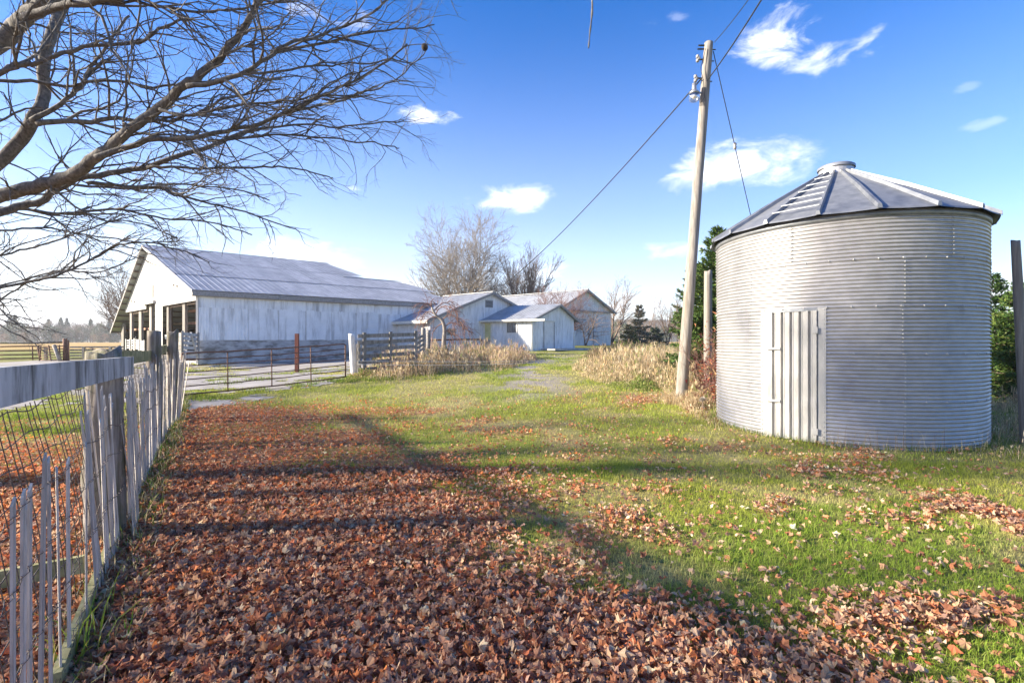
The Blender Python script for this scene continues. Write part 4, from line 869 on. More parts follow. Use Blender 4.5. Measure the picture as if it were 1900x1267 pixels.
# metal feed rail with struts in front of the milking shed
fr_ = Thing('metal_railing', PX(790, 650, 25.5), 'low rusty red railing with V struts in front of the pale shed wall', 'railing')
A, B = PX(797, 631, 25.0), PX(893, 629.5, 27.3); fr_.tube('rail', [A, (A+B)/2+UP*.01, B], .045, M['rust'], 8)
for k in range(6):
    f = k/6+.05; a = A+(B-A)*f; zb = gz(a[0], a[1]); fr_.tube('strut', [a, np.array([*(A+(B-A)*(f+.09))[:2], zb])], .025, M['rust'], 6)
    if k % 2: fr_.tube('strut', [A+(B-A)*(f+.15), np.array([*(A+(B-A)*(f+.09))[:2], zb])], .025, M['rust'], 6)
fr_.tube('upright', [B, B-UP*.6], .05, M['rust'], 6)
# electric fence tapes in the weeds
for (pa, pb_, lab, sg) in (((640, 669, 15.5), (1075, 668, 20), 'upper thin white electric fence wire crossing the weeds', .05), ((664, 676, 15.5), (1010, 672, 18), 'lower thin white electric fence wire crossing the weeds', .06)):
    wire('electric_wire', PX(*pa), PX(*pb_), sg, .006, lab, None, M['whitepaint'])

# ------------------------------------------------------------------ far left rails and gates
a = PX(-60, 664, 27); b = PX(73, 664, 27.5)
tg = Thing('pipe_gate', PX(0, 668, 27), 'long dark pipe gate far left in front of the golden field', 'gate')
for py in (643, 651, 658.5, 665.5): tg.tube('gate_bar', [PX(-60, py+.5, 27), PX(0, py, 27), PX(75, py-1, 27.3)], .04, M['rust'], 7)
for px in (60, 70.5): tg.tube('gate_upright', [PX(px, 643, 27.2), PX(px+(1 if px < 65 else 5), 669, 27.2)], .03 if px < 65 else .06, M['rust'], 7)
lp = Thing('top_pole', PX(0, 636, 26), 'dark mossy pole rail lying level above the far left gate', 'rail'); lp.tube('pole', [PX(-80, 635.5, 26), PX(0, 636, 26), PX(60, 636.3, 26), PX(118, 634.8, 26.5)], .06, M['post'], 8)
rp_ = Thing('rusty_post', PX(121, 671, 26.3), 'thick dark rusty post at the end of the mossy pole rail', 'post'); rp_.tube('pipe', [PX(121, 672, 26.3), PX(120.5, 628, 26.3)], .10, M['rust'], 10); rp_.tube('stub', [PX(127, 671, 26.3), PX(126.5, 631, 26.3)], .05, M['rust'], 8)
hp = Thing('pipe_hurdle', PX(100, 670, 26), 'bent rusty pipe panel leaning between the far left gate and post', 'fence panel')
for k in range(6): hp.tube('bar', [PX(76, 645+k*4.6, 26.1), PX(100, 643+k*5.0, 26), PX(120, 641.5+k*5.2, 26.1)], .028, M['rust'], 6)
for (x0, x1) in ((76, 73), (90, 95), (110, 112)): hp.tube('bar', [PX(x0, 640, 26), PX(x1, 671, 26)], .032, M['rust'], 6)
hp.tube('bar', [PX(100, 640, 25.9), PX(112, 671, 25.9)], .09, M['greywood'], 6)
rl = Thing('rail_fence', PX(160, 668, 28), 'three rail dark wooden fence left of the open barn', 'fence')
for k in range(5): rl.beam('rail', PX(130, 644+k*5.3, 28), PX(232, 643.6+k*4.9, 29), .05, .085, M['greywood'])
for px in (85, 155.5, 205): rl.beam('post', PX(px, 671, 27.9), PX(px, 643, 27.9), .12, .12, M['greywood'])
rl.beam('rail', PX(160, 643, 27.8), PX(190, 652, 27.8), .04, .06, M['darkwood'])

# ------------------------------------------------------------------ bare trees
def unit(v): v = np.asarray(v, float); return v/(np.linalg.norm(v)+1e-12)
def perp_rand(d):
    r = unit(np.cross(d, np.array([random.gauss(0,1), random.gauss(0,1), random.gauss(0,1)]))); return r
def smooth_path(P, n):
    P = np.asarray(P, float); k = len(P); t = np.linspace(0, k-1, n); out = []
    for u in t:
        i = min(int(u), k-2); f = u-i; p0 = P[max(i-1, 0)]; p1 = P[i]; p2 = P[i+1]; p3 = P[min(i+2, k-1)]
        out.append(.5*((2*p1)+(-p0+p2)*f+(2*p0-5*p1+4*p2-p3)*f*f+(-p0+3*p1-3*p2+p3)*f**3))
    return np.array(out)
def branch_path(p, d, ln, k, wob, trop, tropf=1.0):
    pts = [p]; dd = unit(d)
    for i in range(k):
        dd = unit(dd+np.array([random.gauss(0, wob), random.gauss(0, wob), random.gauss(0, wob)])+trop*(i/k)*tropf); pts.append(pts[-1]+dd*ln/k)
    return np.array(pts)
def grow(acc, path, r0, r1, level, dens, lenf, ang, trop, wob=.12, minlen=.12, sides=(8,5,4,3), start=.15, tip=True, maxl=99):
    """side shoots off a limb path, recursively"""
    seg = np.linalg.norm(np.diff(path, axis=0), axis=1); Ltot = seg.sum(); nshoot = np.random.default_rng(int(abs(path[0, 0]*1e4)) % 99999).poisson(dens[0]*Ltot*(1-start)) if Ltot > 0 else 0
    cum = np.concatenate([[0], np.cumsum(seg)])
    for _ in range(nshoot):
        f = start+(1-start)*random.random()**.85; s = f*Ltot; i = min(int(np.searchsorted(cum, s))-1, len(seg)-1); i = max(i, 0); u = (s-cum[i])/max(seg[i], 1e-9)
        p = path[i]+(path[i+1]-path[i])*u; tg = unit(path[i+1]-path[i]); a = math.radians(random.uniform(*ang)); d = unit(tg*math.cos(a)+perp_rand(tg)*math.sin(a))
        ln = min(maxl, lenf[0]*(1-.55*f)*random.uniform(.55, 1.25)); 
        if ln < minlen: continue
        rb = min((r0+(r1-r0)*f)*.62, .011*ln+.0022+lenf[1]*ln)
        k = 7 if ln > .5 else 4
        pp = branch_path(p, d, ln, k, wob, trop)
        acc.tube(pp, np.linspace(max(rb, .0018*lenf[2]), max(.0016*lenf[2], rb*.3), k+1), sides[min(level, 3)], False)
        if len(dens) > 1: grow(acc, pp, rb, rb*.3, level+1, dens[1:], (ln*.55, lenf[1], lenf[2]), ang, trop, wob, minlen, sides, .2, True)
TX, TY = -8.6, 5.2
maple = Thing('maple_tree', (TX, TY, 0), 'big bare maple overhanging from the left with long arching limbs and fine twigs', 'tree')
tk = smooth_path([(TX,TY,-.2),(TX+.05,TY,1.2),(TX-.05,TY+.1,3.0),(TX+.15,TY,5.2),(TX-.1,TY,6.4),(TX+.2,TY+.2,7.6)], 26)
a_ = Acc(); a_.tube(tk, np.interp(np.linspace(0, 1, 26), [0,.08,.3,.7,1], [.50,.34,.23,.12,.05]), 18); maple.acc('trunk', a_, M['bark'])
limbs = [ # pixels, depths start/end, thickness px start/end
 ([(0,78),(40,40),(82,2),(130,-60)], 6.4, 6.0, 36, 22), ([(37,34),(110,18),(195,5),(300,-12)], 5.5, 5.0, 16, 8),
 ([(0,298),(55,229),(82,183),(92,92),(110,28),(132,-30)], 6.6, 6.8, 27, 14),
 ([(0,357),(92,325),(170,284),(220,257),(293,202),(348,160),(394,119),(449,50),(490,-20)], 6.3, 5.8, 33, 7),
 ([(183,293),(275,265),(389,256),(504,224),(595,183),(687,142),(756,82)], 6.1, 6.4, 13, 3),
 ([(348,160),(458,137),(526,96),(595,69),(664,37),(724,-6)], 5.6, 6.0, 10, 3),
 ([(0,394),(78,371),(160,330),(275,311),(389,275),(458,247),(549,206),(640,190),(700,160)], 7.0, 8.4, 22, 3),
 ([(160,339),(275,348),(366,366),(458,389),(549,425)], 7.4, 9.0, 8, 2),
 ([(0,390),(115,398),(206,389),(298,403),(400,412),(468,436)], 7.6, 9.2, 10, 2),
 ([(0,476),(69,458),(160,426),(229,412),(330,442)], 7.8, 9.0, 6, 2),
 ([(0,529),(92,508),(160,481),(206,458),(275,449),(340,468),(389,487)], 7.8, 9.4, 8, 2),
 ([(0,151),(60,124),(151,82),(247,73),(298,41),(348,39)], 5.6, 5.8, 13, 4), ([(0,147),(115,156),(206,142),(320,149),(394,142),(481,128)], 5.9, 6.6, 9, 3),
 ([(70,232),(183,229),(275,220),(366,202),(435,179),(520,165)], 6.1, 6.8, 11, 3), ([(60,225),(137,174),(174,133),(201,92),(240,30)], 6.0, 6.4, 10, 4),
 ([(389,261),(504,250),(618,258),(687,265),(741,275)], 6.5, 7.0, 5, 2), ([(458,247),(572,238),(664,233),(750,224)], 6.7, 7.2, 5, 2),
 ([(275,311),(389,316),(504,311),(580,318),(618,330)], 6.5, 7.2, 6, 2), ([(504,105),(641,73),(733,60),(806,46)], 5.8, 6.3, 6, 2),
 ([(220,-5),(339,32),(403,60)], 5.0, 5.2, 5, 2), ([(200,-10),(300,20),(394,24),(480,10),(560,-10)], 5.2, 5.6, 6, 3), ([(595,183),(664,170),(720,155),(790,95)], 6.4, 6.7, 4, 2),
 ([(394,119),(450,100),(510,60),(540,20)], 5.5, 5.3, 5, 2), ([(48,30),(52,80),(61,113)], 5.4, 5.3, 4, 2), ([(0,560),(50,520),(120,500),(190,505),(250,480)], 8.8, 10.0, 5, 2),
 ([(92,325),(150,345),(240,355),(330,345),(420,352),(500,372)], 7.6, 9.4, 7, 2), ([(0,430),(90,425),(170,440),(260,452),(330,448)], 8.6, 10.2, 6, 2),
 ([(293,202),(360,215),(440,200),(540,190),(620,150),(680,130)], 5.8, 6.4, 7, 2), ([(0,230),(60,200),(130,215),(200,190)], 6.4, 6.6, 6, 2),
 ([(458,137),(560,125),(640,120),(720,110),(770,120)], 5.8, 6.6, 5, 2)]
tw = Acc()
for pts, Y0, Y1, w0_, w1_ in limbs:
    n = len(pts); P = [PX(x, y, Y0+(Y1-Y0)*i/(n-1)+random.uniform(-.08, .08)) for i, (x, y) in enumerate(pts)]
    rs = [w0_/2/F*Y0, w1_/2/F*Y1]
    if pts[0][0] <= 0:
        dd = unit(P[0]-P[1]); zt = min(P[0][2]*.75, P[0][2]+dd[2]*3); zt = max(1.6, min(zt, 7.0)); f = np.interp(zt, tk[:, 2], np.arange(26)); cx_ = tk[int(f)]
        midp = (P[0]+dd*1.5)*.62+np.array([cx_[0], cx_[1], zt])*.38; P = [np.array([cx_[0], cx_[1], zt]), midp]+P; rs[0] *= 1.0
    taper = pts[-1][1] < -5 and w1_ > 4
    if taper: P = P+[P[-1]+unit(P[-1]-P[-2])*1.1+np.array([.2,0,.1]), P[-1]+unit(P[-1]-P[-2])*2.4+np.array([.6,0,.0])]
    nn = max(10, int(len(P)*5)); path = smooth_path(P, nn); fr_r = np.linspace(0, 1, nn)**.62
    jit = np.cumsum(np.random.default_rng(n*7+int(w0_)).normal(0, .013, (nn, 3)), axis=0); jit -= np.linspace(0, 1, nn)[:, None]*jit[-1]; path = path+jit
    rad = rs[0]+(rs[1]-rs[0])*fr_r
    if taper: rad[-10:] *= np.linspace(1, .12, 10)
    if pts[0][0] <= 0 : rad[:6] *= np.linspace(1.2, 1.0, 6)
    a_ = Acc(); a_.tube(path, rad, 9 if w0_ > 12 else 6); maple.acc('limb', a_, M['bark'])
    vis = path[(path[:, 0]/path[:, 1]*F+950) > -120] if pts[0][0] <= 0 else path
    if len(vis) < 4: vis = path
    grow(tw, vis, rs[0], rs[1], 0, (7.5, 5.5, 4.2), (1.35, .0, .75), (18, 50), np.array([.08, .04, .0]), .25, .07, (5,4,3,3), .05, maxl=1.6)
# the rest of the crown (behind and beside the frame): it shades the lawn
for az_, el_, ln in ((200,35,5),(250,40,5.5),(300,35,5.5),(345,40,5.5),(120,40,5),(312,22,6),(295,18,6),(318,38,6),(305,50,6),(284,30,6),(330,28,4.5),(325,50,6),(275,45,6)):
    a = math.radians(az_); e = math.radians(el_); z0 = random.uniform(3.2, 7); p = np.array([TX, TY, z0]); d = np.array([math.cos(a)*math.cos(e), math.sin(a)*math.cos(e), math.sin(e)])
    pp = branch_path(p, d, ln, 10, .08, np.array([0, 0, .03])); a_ = Acc(); a_.tube(pp, np.linspace(.06, .015, 11), 6); maple.acc('limb', a_, M['bark'])
    grow(tw, pp, .1, .02, 0, (4.2, 3.2, 2.2), (1.9, .001, 2.0), (20, 50), np.array([0, 0, .08]), .12, .25, (4,3,3,3), .15)
maple.acc('twigs', tw, M['bark'], kind='stuff')
# a second maple, unseen and added left of the frame: its bare crown softens the sun on the near ground
m2 = Thing('maple_tree', (-14.5, 1.4, 0), 'unseen second bare maple added outside the frame at left to soften the sun', 'tree'); a_ = Acc(); a_.tube([(-14.5,1.4,-.1),(-14.4,1.4,2.2),(-14.5,1.5,5),(-14.4,1.5,8.5)], [.36,.27,.16,.04], 12); m2.acc('trunk', a_, M['bark']); t2 = Acc()
for q in range(7):
    a = 2*math.pi*q*.382+.3; e = math.radians(random.uniform(18, 62)); p = np.array([-14.45, 1.45, random.uniform(1.9, 6.0)]); pp = branch_path(p, np.array([math.cos(a)*math.cos(e), math.sin(a)*math.cos(e), math.sin(e)]), random.uniform(3.5, 5.2), 9, .08, np.array([0,0,.04])); t2.tube(pp, np.linspace(.07, .012, 10), 5)
    grow(t2, pp, .07, .012, 0, (3.2, 2.0), (1.9, .0, 2.2), (22, 55), np.array([0,0,.06]), .14, .3, (4,3,3,3), .12)
m2.acc('crown', t2, M['bark'])
ht = Acc(); hp_ = smooth_path([PX(1096,-60,3.2),PX(1099,10,3.2),PX(1097,40,3.2),PX(1094,66,3.2),PX(1092,90,3.2)], 12); ht.tube(hp_, np.linspace(.0075,.004,12)+.002*np.sin(np.arange(12)*2), 6)
ht.tube([hp_[1],hp_[1]+np.array([-.012,0,.02])], .004, 5)
hb = Thing('hanging_branch', hp_[0], 'single dark budded twig hanging into the top of the sky', 'branch'); op_ = smooth_path([(-8.2,5.2,4.6),(-5.5,4.9,6.0),(-2.5,4.2,6.3),(-.3,3.5,5.6),hp_[0]], 24); ht.tube(op_, np.linspace(.05, .0075, 24), 6); hb.acc('stem', ht, M['bark'])
wn = Thing('wasp_nest', PX(788, 88, 6.45), 'small dark round ball caught among outermost maple twigs', 'nest'); V = []; fs = []
lathe(wn, 'ball', [(0,-.045),(.025,-.04),(.043,-.015),(.045,.01),(.034,.035),(.012,.046),(0,.047)], PX(788, 88, 6.45), M['nest'], 10)

def bare_tree(name, label, px, pyb, Y, H, R_, m, stems=1, dens=(3.0, 3.0, 2.5), lf=.42, ang=(18, 45), trop=(0,0,.10), spread=.25, r0=None, rf_=1.0, cat='tree', group=None, lean=(0,0), st=.18, nside=5, zb=None):
    A = PX(px, pyb, Y); A[2] = gz(A[0], A[1]) if zb is None else zb; th = Thing(name, A, label, cat, group); tr_ = Acc(); tw_ = Acc(); r0 = r0 or H*.012
    for s in range(stems):
        a = 2*math.pi*s/max(stems, 1)+random.random(); d = unit([math.cos(a)*spread*(stems > 1)+lean[0], math.sin(a)*spread*(stems > 1)+lean[1], 1]); h_ = H*(1 if s == 0 else random.uniform(.7, 1))
        pp = branch_path(A-UP*.1, d, h_, 12, .06, np.array([0, 0, .06])); tr_.tube(pp, np.linspace(r0*(1 if stems < 3 else .7), r0*.1, 13), 7)
        grow(tw_, pp, r0, r0*.1, 0, tuple(x for x in (dens[0]*8/H,)+tuple(dens[1:])), (H*lf*R_, .0012, rf_), ang, np.array(trop), .10, H*.02, (nside,4,3,3), st)
    th.acc('trunk', tr_, m); th.acc('crown', tw_, m, smooth=False, label=None)
    return th
bare_tree('birch_tree', 'tallest pale bare tree rising behind the milking shed roof', 852, 560, 55, 14.2, 1.05, M['bark2'], 5, (9, 2.8, 2.4), .46, (25, 55), (0,0,.10), .26, .14, 5)
bare_tree('bare_tree', 'low twiggy bare tree between the tall birch and the upright bare one', 925, 560, 62, 10.4, .9, M['bark3'], 3, (9, 2.6, 2.2), .40, (20, 50), (0,0,.12), .35, .10, 5)
bare_tree('bare_tree', 'fan shaped bare tree with many upright stems behind the grey barn roofs', 976, 560, 58, 11.2, .9, M['bark3'], 9, (8, 3.0, 2.4), .40, (12, 34), (0,0,.2), .30, .13, 5)
bare_tree('bare_shrub', 'brown bare shrub rising above the small shed roof before the machinery barn', 1042, 645, 36, 4.7, .95, M['bark4'], 7, (12, 4.2, 3.4), .42, (20, 55), (0,0,.10), .50, .04, 3.4, 'shrub')
bare_tree('bare_tree', 'bare tree with low sideways branches against the machinery barn wall', 1086, 646, 40, 3.6, 1.1, M['bark3'], 2, (6, 3.0, 2.6), .6, (50, 85), (0,0,-.02), .3, .06, 3, lean=(.1, 0))
bare_tree('bare_tree', 'leaning bare tree at the right corner of the machinery barn', 1133, 640, 50, 6.2, 1.0, M['bark3'], 2, (9, 3.2, 2.6), .45, (20, 50), (.12,0,.10), .2, .12, 4, lean=(.28, 0))
bare_tree('bare_tree', 'round bare tree showing left of the open barn gable', 243, 640, 52, 9.0, 1.0, M['bark3'], 4, (10, 3.4, 2.6), .45, (20, 50), (0,0,.12), .35, .12, 5)
# weeping tree in front of the milking shed
wt = Thing('weeping_tree', PX(822, 648, 25.0)*np.array([1,1,0])+UP*gz(PX(822,648,25)[0], 25), 'small weeping bare tree with twisted trunk before the shed window', 'tree')
a_ = Acc(); W0 = smooth_path([PX(823,650,25),PX(824,628,25),PX(825,610,25),PX(820,594,25),PX(808,584,25),PX(801,570,25)], 18); a_.tube(W0, np.linspace(.13,.05,18), 9)
b_ = Acc()
for pts in ([(820,594),(832,585),(845,587),(857,600),(872,617)],[(825,608),(835,599),(850,602),(868,612),(879,624)],[(808,584),(815,572),(830,568),(845,578),(852,592)],[(801,570),(792,563),(782,570),(776,585)],[(815,590),(803,588),(790,598),(783,612)],
            [(801,570),(800,560),(806,553)],[(808,584),(796,578),(786,584),(781,602)],[(822,600),(812,605),(803,618),(800,635)],[(806,576),(822,562),(838,566),(848,572)],[(825,612),(834,616),(840,628),(842,640)]):
    d_ = random.uniform(-.9, .9); P = smooth_path([PX(x, y, 25+d_*i/len(pts)) for i, (x, y) in enumerate(pts)], 12); b_.tube(P, np.linspace(.034, .010, 12), 5)
    grow(b_, P, .03, .01, 0, (15, 6), (1.1, .001, 3.2), (25, 70), np.array([0,0,-.5]), .14, .12, (4,3,3,3), .1)
wt.acc('trunk', a_, M['bark2']); wt.acc('crown', b_, M['bark4'], smooth=False)

# ------------------------------------------------------------------ soup of small blades and leaves
class Soup:
    def __init__(s): s.P = []; s.Cc = []; s.n = []
    def tri(s, P, col): s.P.append(np.asarray(P, np.float32).reshape(-1, 3, 3)); s.Cc.append(np.repeat(np.asarray(col, np.float32), 3, axis=0))
    def mesh(s, name, m, loc=(0,0,0)):
        P = np.concatenate(s.P).reshape(-1, 3)-np.array(loc, np.float32); T = np.arange(len(P)).reshape(-1, 3); return make_mesh(name, P, None, T, m, np.concatenate(s.Cc))
def blades(sp, x, y, z, h, wd, lean, col, bend=.35, rg=rng):
    """upright tapered blades: 2 lower triangles and one tip"""
    n = len(x); a = rg.random(n)*2*math.pi; b = rg.random(n)*2*math.pi; X = np.stack([np.cos(a), np.sin(a), np.zeros(n)], 1)
    ld = np.stack([np.cos(b), np.sin(b), np.zeros(n)], 1)*(lean*rg.random(n))[:, None]; P0 = np.stack([x, y, z], 1); Hh = h[:, None]
    P1 = P0+np.array([0, 0, 1])*Hh*.6+ld*Hh*.4; P2 = P0+np.array([0, 0, 1])*Hh+ld*Hh*(1+bend); W_ = wd[:, None]/2
    A = P0-X*W_; B = P0+X*W_; Cc = P1-X*W_*.8; D = P1+X*W_*.8
    sp.tri(np.stack([A, B, D], 1), col); sp.tri(np.stack([A, D, Cc], 1), col*1.05); sp.tri(np.stack([Cc, D, P2], 1), col*1.12)
def lerpc(c0, c1, f): return np.asarray(c0)[None]*(1-f[:, None])+np.asarray(c1)[None]*f[:, None]
def fpx_of(x, y): return 950+x/np.maximum(y, .5)*F

# lawn grass
def scatter(n, ymin, ymax, power, marg=1.22, seed=0):
    rg = np.random.default_rng(seed); u = rg.random(n); y = (ymin**(2-power)+u*(ymax**(2-power)-ymin**(2-power)))**(1/(2-power)); x = (rg.random(n)*2-1)*1.075*y*marg
    return x, y, rg
def bin_free(x, y, r=R+.0): return (x-SC[0])**2+(y-SC[1])**2 > r*r
gs = Soup()
for (n, y0, y1, pw_, sd_, hsc, wsc) in ((200000, 2.0, 6.5, .9, 5, 1.0, 1.0), (225000, 6.0, 26, 1.15, 6, 1.05, 1.0)):
    x, y, rg = scatter(n, y0, y1, pw_, seed=sd_); ld = leaf_density(x, y); ym = yard_mask(x, y); d = dry_field(x, y)
    big_n = vnoise(x, y, 2.3, 3, 77); keep = (rg.random(n) > ld*.87) & (ym < .45+.3*rg.random(n)) & bin_free(x, y) & (rg.random(n) < .55+.9*big_n)
    keep &= ~((fpx_of(x, y) > 870) & (fpx_of(x, y) < 1080) & (y > 13) & (vnoise(x, y, 1.2, 3, 41) > .52) & (rg.random(n) < .8))
    x, y, ld, d, big_n = x[keep], y[keep], ld[keep], d[keep], big_n[keep]; z = g(x, y); k = len(x)
    nearf = np.clip(y/6, .8, 3.2)
    h = (.022+.030*rg.random(k)+.03*sstep(.5, .75, big_n)*rg.random(k))*hsc*(1-.35*d)*np.clip(.8+y/14, .8, 1.5); wd = (.0032+.0022*rg.random(k))*nearf*wsc
    f = np.clip(d*.95+rg.normal(0, .18, k), 0, 1); c = lerpc((.185,.28,.028), (.52,.47,.19), f); c *= (1+rg.normal(0, .14, k))[:, None]
    yel = np.clip(sstep(.38, .62, vnoise(x, y, .45, 3, 88))+.35*sstep(5, 10, y), 0, 1)[:, None]; c = c*(1-.5*yel)+np.array([.40,.40,.05])*.5*yel
    blades(gs, x, y, z, h, wd, 1.0, np.clip(c, .01, .6), rg=rg)
# longer edge grass round the bin, fence foot, pole and yard cracks
def clump(sp, cx, cy, rx, ry, n, h0, h1, wd, cols, lean=.6, seed=0, zoff=0, avoid=True, bend=.35):
    rg = np.random.default_rng(seed+1000); a = rg.random(n)*2*math.pi; r_ = np.sqrt(rg.random(n)); x = cx+rx*r_*np.cos(a)+rg.normal(0, .04, n); y = cy+ry*r_*np.sin(a)+rg.normal(0, .04, n)
    if avoid: kp = bin_free(x, y, R+.03); x, y = x[kp], y[kp]
    k = len(x); ci = rg.integers(0, len(cols), k); c = np.array(cols)[ci]*(1+rg.normal(0, .15, k))[:, None]; h = h0+(h1-h0)*rg.random(k)
    blades(sp, x, y, g(x, y)+zoff, h, wd*(.7+.6*rg.random(k)), lean, np.clip(c, .01, .7), bend, rg)
GR3 = [(.09,.17,.02),(.15,.21,.03),(.25,.25,.08)]; TAN = [(.50,.41,.26),(.58,.49,.34),(.42,.32,.19),(.50,.38,.21),(.30,.20,.12)]
for t in np.arange(-.3, 12.6, .35):
    q = fp(t, 0, .12); clump(gs, q[0], q[1], .16, .2, 110 if t > 2 else 60, .04, .20, .006+.0004*t, GR3+[TAN[0]], .8, int(t*10))
for a in np.arange(-math.pi, math.pi, .07):
    clump(gs, SC[0]+(R+.07)*math.cos(a), SC[1]+(R+.07)*math.sin(a), .08, .08, 40, .03, .14, .006, GR3+TAN[:1], .7, int(a*100)+500)
for px, py, n in ((345,735,500),(395,742,300),(470,726,260),(560,715,300),(640,708,500),(600,708,300),(660,700,500),(700,705,500),(355,690,200),(480,705,300),(420,712,200),(575,690,120),(150,770,500),(60,775,400),(110,800,500),(180,745,300),(30,800,400),(200,790,200)):
    q = GP(px, py); clump(gs, q[0], q[1], .5, .35, n, .04, .13, .011 if q[1] > 8 else .007, [(.12,.21,.02),(.17,.24,.03),(.22,.23,.05)], .8, px*7+py)
q = GP(150, 1225); clump(gs, q[0]+.02, q[1], .10, .10, 26, .14, .34, .011, [(.20,.26,.03),(.34,.34,.05),(.12,.20,.03)], 1.0, 3)
go = bpy.data.objects.new('grass', gs.mesh('grass', M['leafgrass'])); COL.objects.link(go); go['kind'] = 'stuff'

# tall dry weeds
wd_ = Soup()
def weedbed(poly_px, n, h0, h1, seed, cols, wd=.012, lean=.55, green=.15, sp=None, Ymin=0):
    """weeds on the patch of ground seen inside this outline"""
    sp = sp or wd_; rg = np.random.default_rng(seed); G = np.array([GP(px, py)[:2] for px, py in poly_px]); lo_ = G.min(0); hi_ = G.max(0); x = lo_[0]+(hi_[0]-lo_[0])*rg.random(n*3); y = lo_[1]+(hi_[1]-lo_[1])*rg.random(n*3)
    ins = np.zeros(len(x), bool); m_ = len(G)
    for i in range(m_):
        a, b = G[i], G[(i+1) % m_]; cnd = ((a[1] > y) != (b[1] > y)) & (x < (b[0]-a[0])*(y-a[1])/(b[1]-a[1]+1e-9)+a[0]); ins ^= cnd
    nz_ = vnoise(x, y, 1.1, 3, seed)
    ed_ = np.full(len(x), 9.)
    for i in range(m_):
        a, b = G[i], G[(i+1) % m_]; ab = b-a; tt = np.clip(((x-a[0])*ab[0]+(y-a[1])*ab[1])/(ab@ab+1e-9), 0, 1); ed_ = np.minimum(ed_, np.hypot(x-a[0]-ab[0]*tt, y-a[1]-ab[1]*tt))
    ef = sstep(0, 1.3, ed_+(nz_-.5)*1.2); ins &= bin_free(x, y, R+.06) & (rg.random(len(x)) < sstep(.25, .6, nz_)+.1); x, y, nz_, ef = x[ins][:n], y[ins][:n], nz_[ins][:n], ef[ins][:n]; k = len(x)
    ci = rg.integers(0, len(cols), k); c = np.array(cols)[ci]; gr = (rg.random(k) < green); c[gr] = np.array([.13,.17,.04]); c = c*(1+rg.normal(0, .16, k))[:, None]
    h = (h0+(h1-h0)*rg.random(k)**2.2)*(.35+1.0*sstep(.3, .7, nz_))*(.25+.75*ef); sc = np.clip(y/14, .6, 2.2)
    blades(sp, x, y, g(x, y), h*np.where(gr, .6, 1), wd*sc*(.6+.8*rg.random(k)), lean, np.clip(c, .01, .7), .5, rg)
    # seed heads
    sel = rg.random(k) < .22; xs_, ys_, hs_ = x[sel], y[sel], h[sel]
    for j in range(3): blades(sp, xs_+rg.normal(0, .02, len(xs_)), ys_+rg.normal(0, .02, len(xs_)), g(xs_, ys_)+hs_*.8, hs_*.28, np.full(len(xs_), wd*1.8), .5, c[sel]*1.15, .3, rg)
weedbed([(640,700),(720,712),(800,708),(860,700),(930,690),(1000,668),(985,660),(880,652),(790,658),(700,672),(660,690)], 13000, .2, .72, 1, TAN+[(.30,.20,.17)])
weedbed([(1060,690),(1070,672),(1100,664),(1250,662),(1330,672),(1332,760),(1290,770),(1230,735),(1150,722),(1100,708)], 20000, .22, .62, 2, TAN+[(.45,.37,.22)], .009)
weedbed([(1270,770),(1250,725),(1300,690),(1336,690),(1336,800)], 6000, .3, .95, 3, TAN+[(.25,.10,.06),(.22,.09,.06)], .008)
weedbed([(1820,850),(1835,740),(1880,700),(1960,700),(2050,800),(2000,870),(1900,862)], 12000, .35, .9, 4, TAN+[(.28,.2,.12)], .007, .9)
weedbed([(1065,664),(1130,655),(1240,652),(1240,662),(1100,668)], 7000, .2, .6, 5, [(.16,.12,.08),(.24,.18,.11),(.10,.10,.05)], .016)
weedbed([(735,690),(700,700),(660,706),(640,712),(650,695),(700,690)], 3500, .1, .35, 8, [(.30,.32,.06),(.36,.28,.14),(.30,.18,.12)], .010, .9, .5)
weedbed([(1180,728),(1120,716),(1150,700),(1230,705),(1250,735)], 4000, .12, .38, 9, [(.18,.25,.05),(.30,.30,.10)], .012, .9, .6)
for px, py in ((1268,752),(1250,750),(1282,760),(1244,745)): q = GP(px, py); clump(wd_, q[0], q[1], .22, .2, 260, .12, .42, .006, TAN, .7, px)
for px in range(1540, 1850, 14): 
    a = phi_px(min(px, 1836))[0]; clump(wd_, SC[0]+(R+.08)*math.cos(a), SC[1]+(R+.08)*math.sin(a), .06, .06, 7, .1, .45, .004, TAN, .5, px)
wo_ = bpy.data.objects.new('dry_weeds', wd_.mesh('dry_weeds', M['leafgrass'])); COL.objects.link(wo_); wo_['kind'] = 'stuff'
# red stemmed bramble by the bin, and a pale thistle head
bare_tree('bramble_bush', 'red stemmed bramble bush crowding the left edge of the grain bin', 1326, 745, 11.6, 1.9, 1.0, M['bark4'], 12, (7, 3.2), .35, (20, 55), (0,0,.0), .35, .012, 1.2, 'bush')
bb = Soup(); rg = np.random.default_rng(66); n = 700; q = PX(1324, 690, 11.7); P = q+rg.normal(0, 1, (n, 3))*np.array([.22,.25,.42]); kp = bin_free(P[:,0], P[:,1], R+.05); P = P[kp]; n = len(P)
U_ = rg.normal(0, .05, (n, 3)); V_ = rg.normal(0, .04, (n, 3)); c = np.array([(.30,.09,.05),(.38,.17,.09),(.24,.05,.05),(.36,.24,.12)])[rg.integers(0, 4, n)]; bb.tri(np.stack([P, P+U_, P+V_], 1), c)
bt_ = Thing('bramble_leaves', q, 'rust and red leaves held on the bramble beside the bin', 'leaves'); bt_.link('foliage', bb.mesh('foliage', M['leaves'], q)); 
th = Thing('thistle', GP(1304, 772), 'pale grey dried flower head standing low beside the bin', 'plant'); q = th.loc; th.tube('stem', [q, q+UP*.33], .008, M['bark3'], 6)
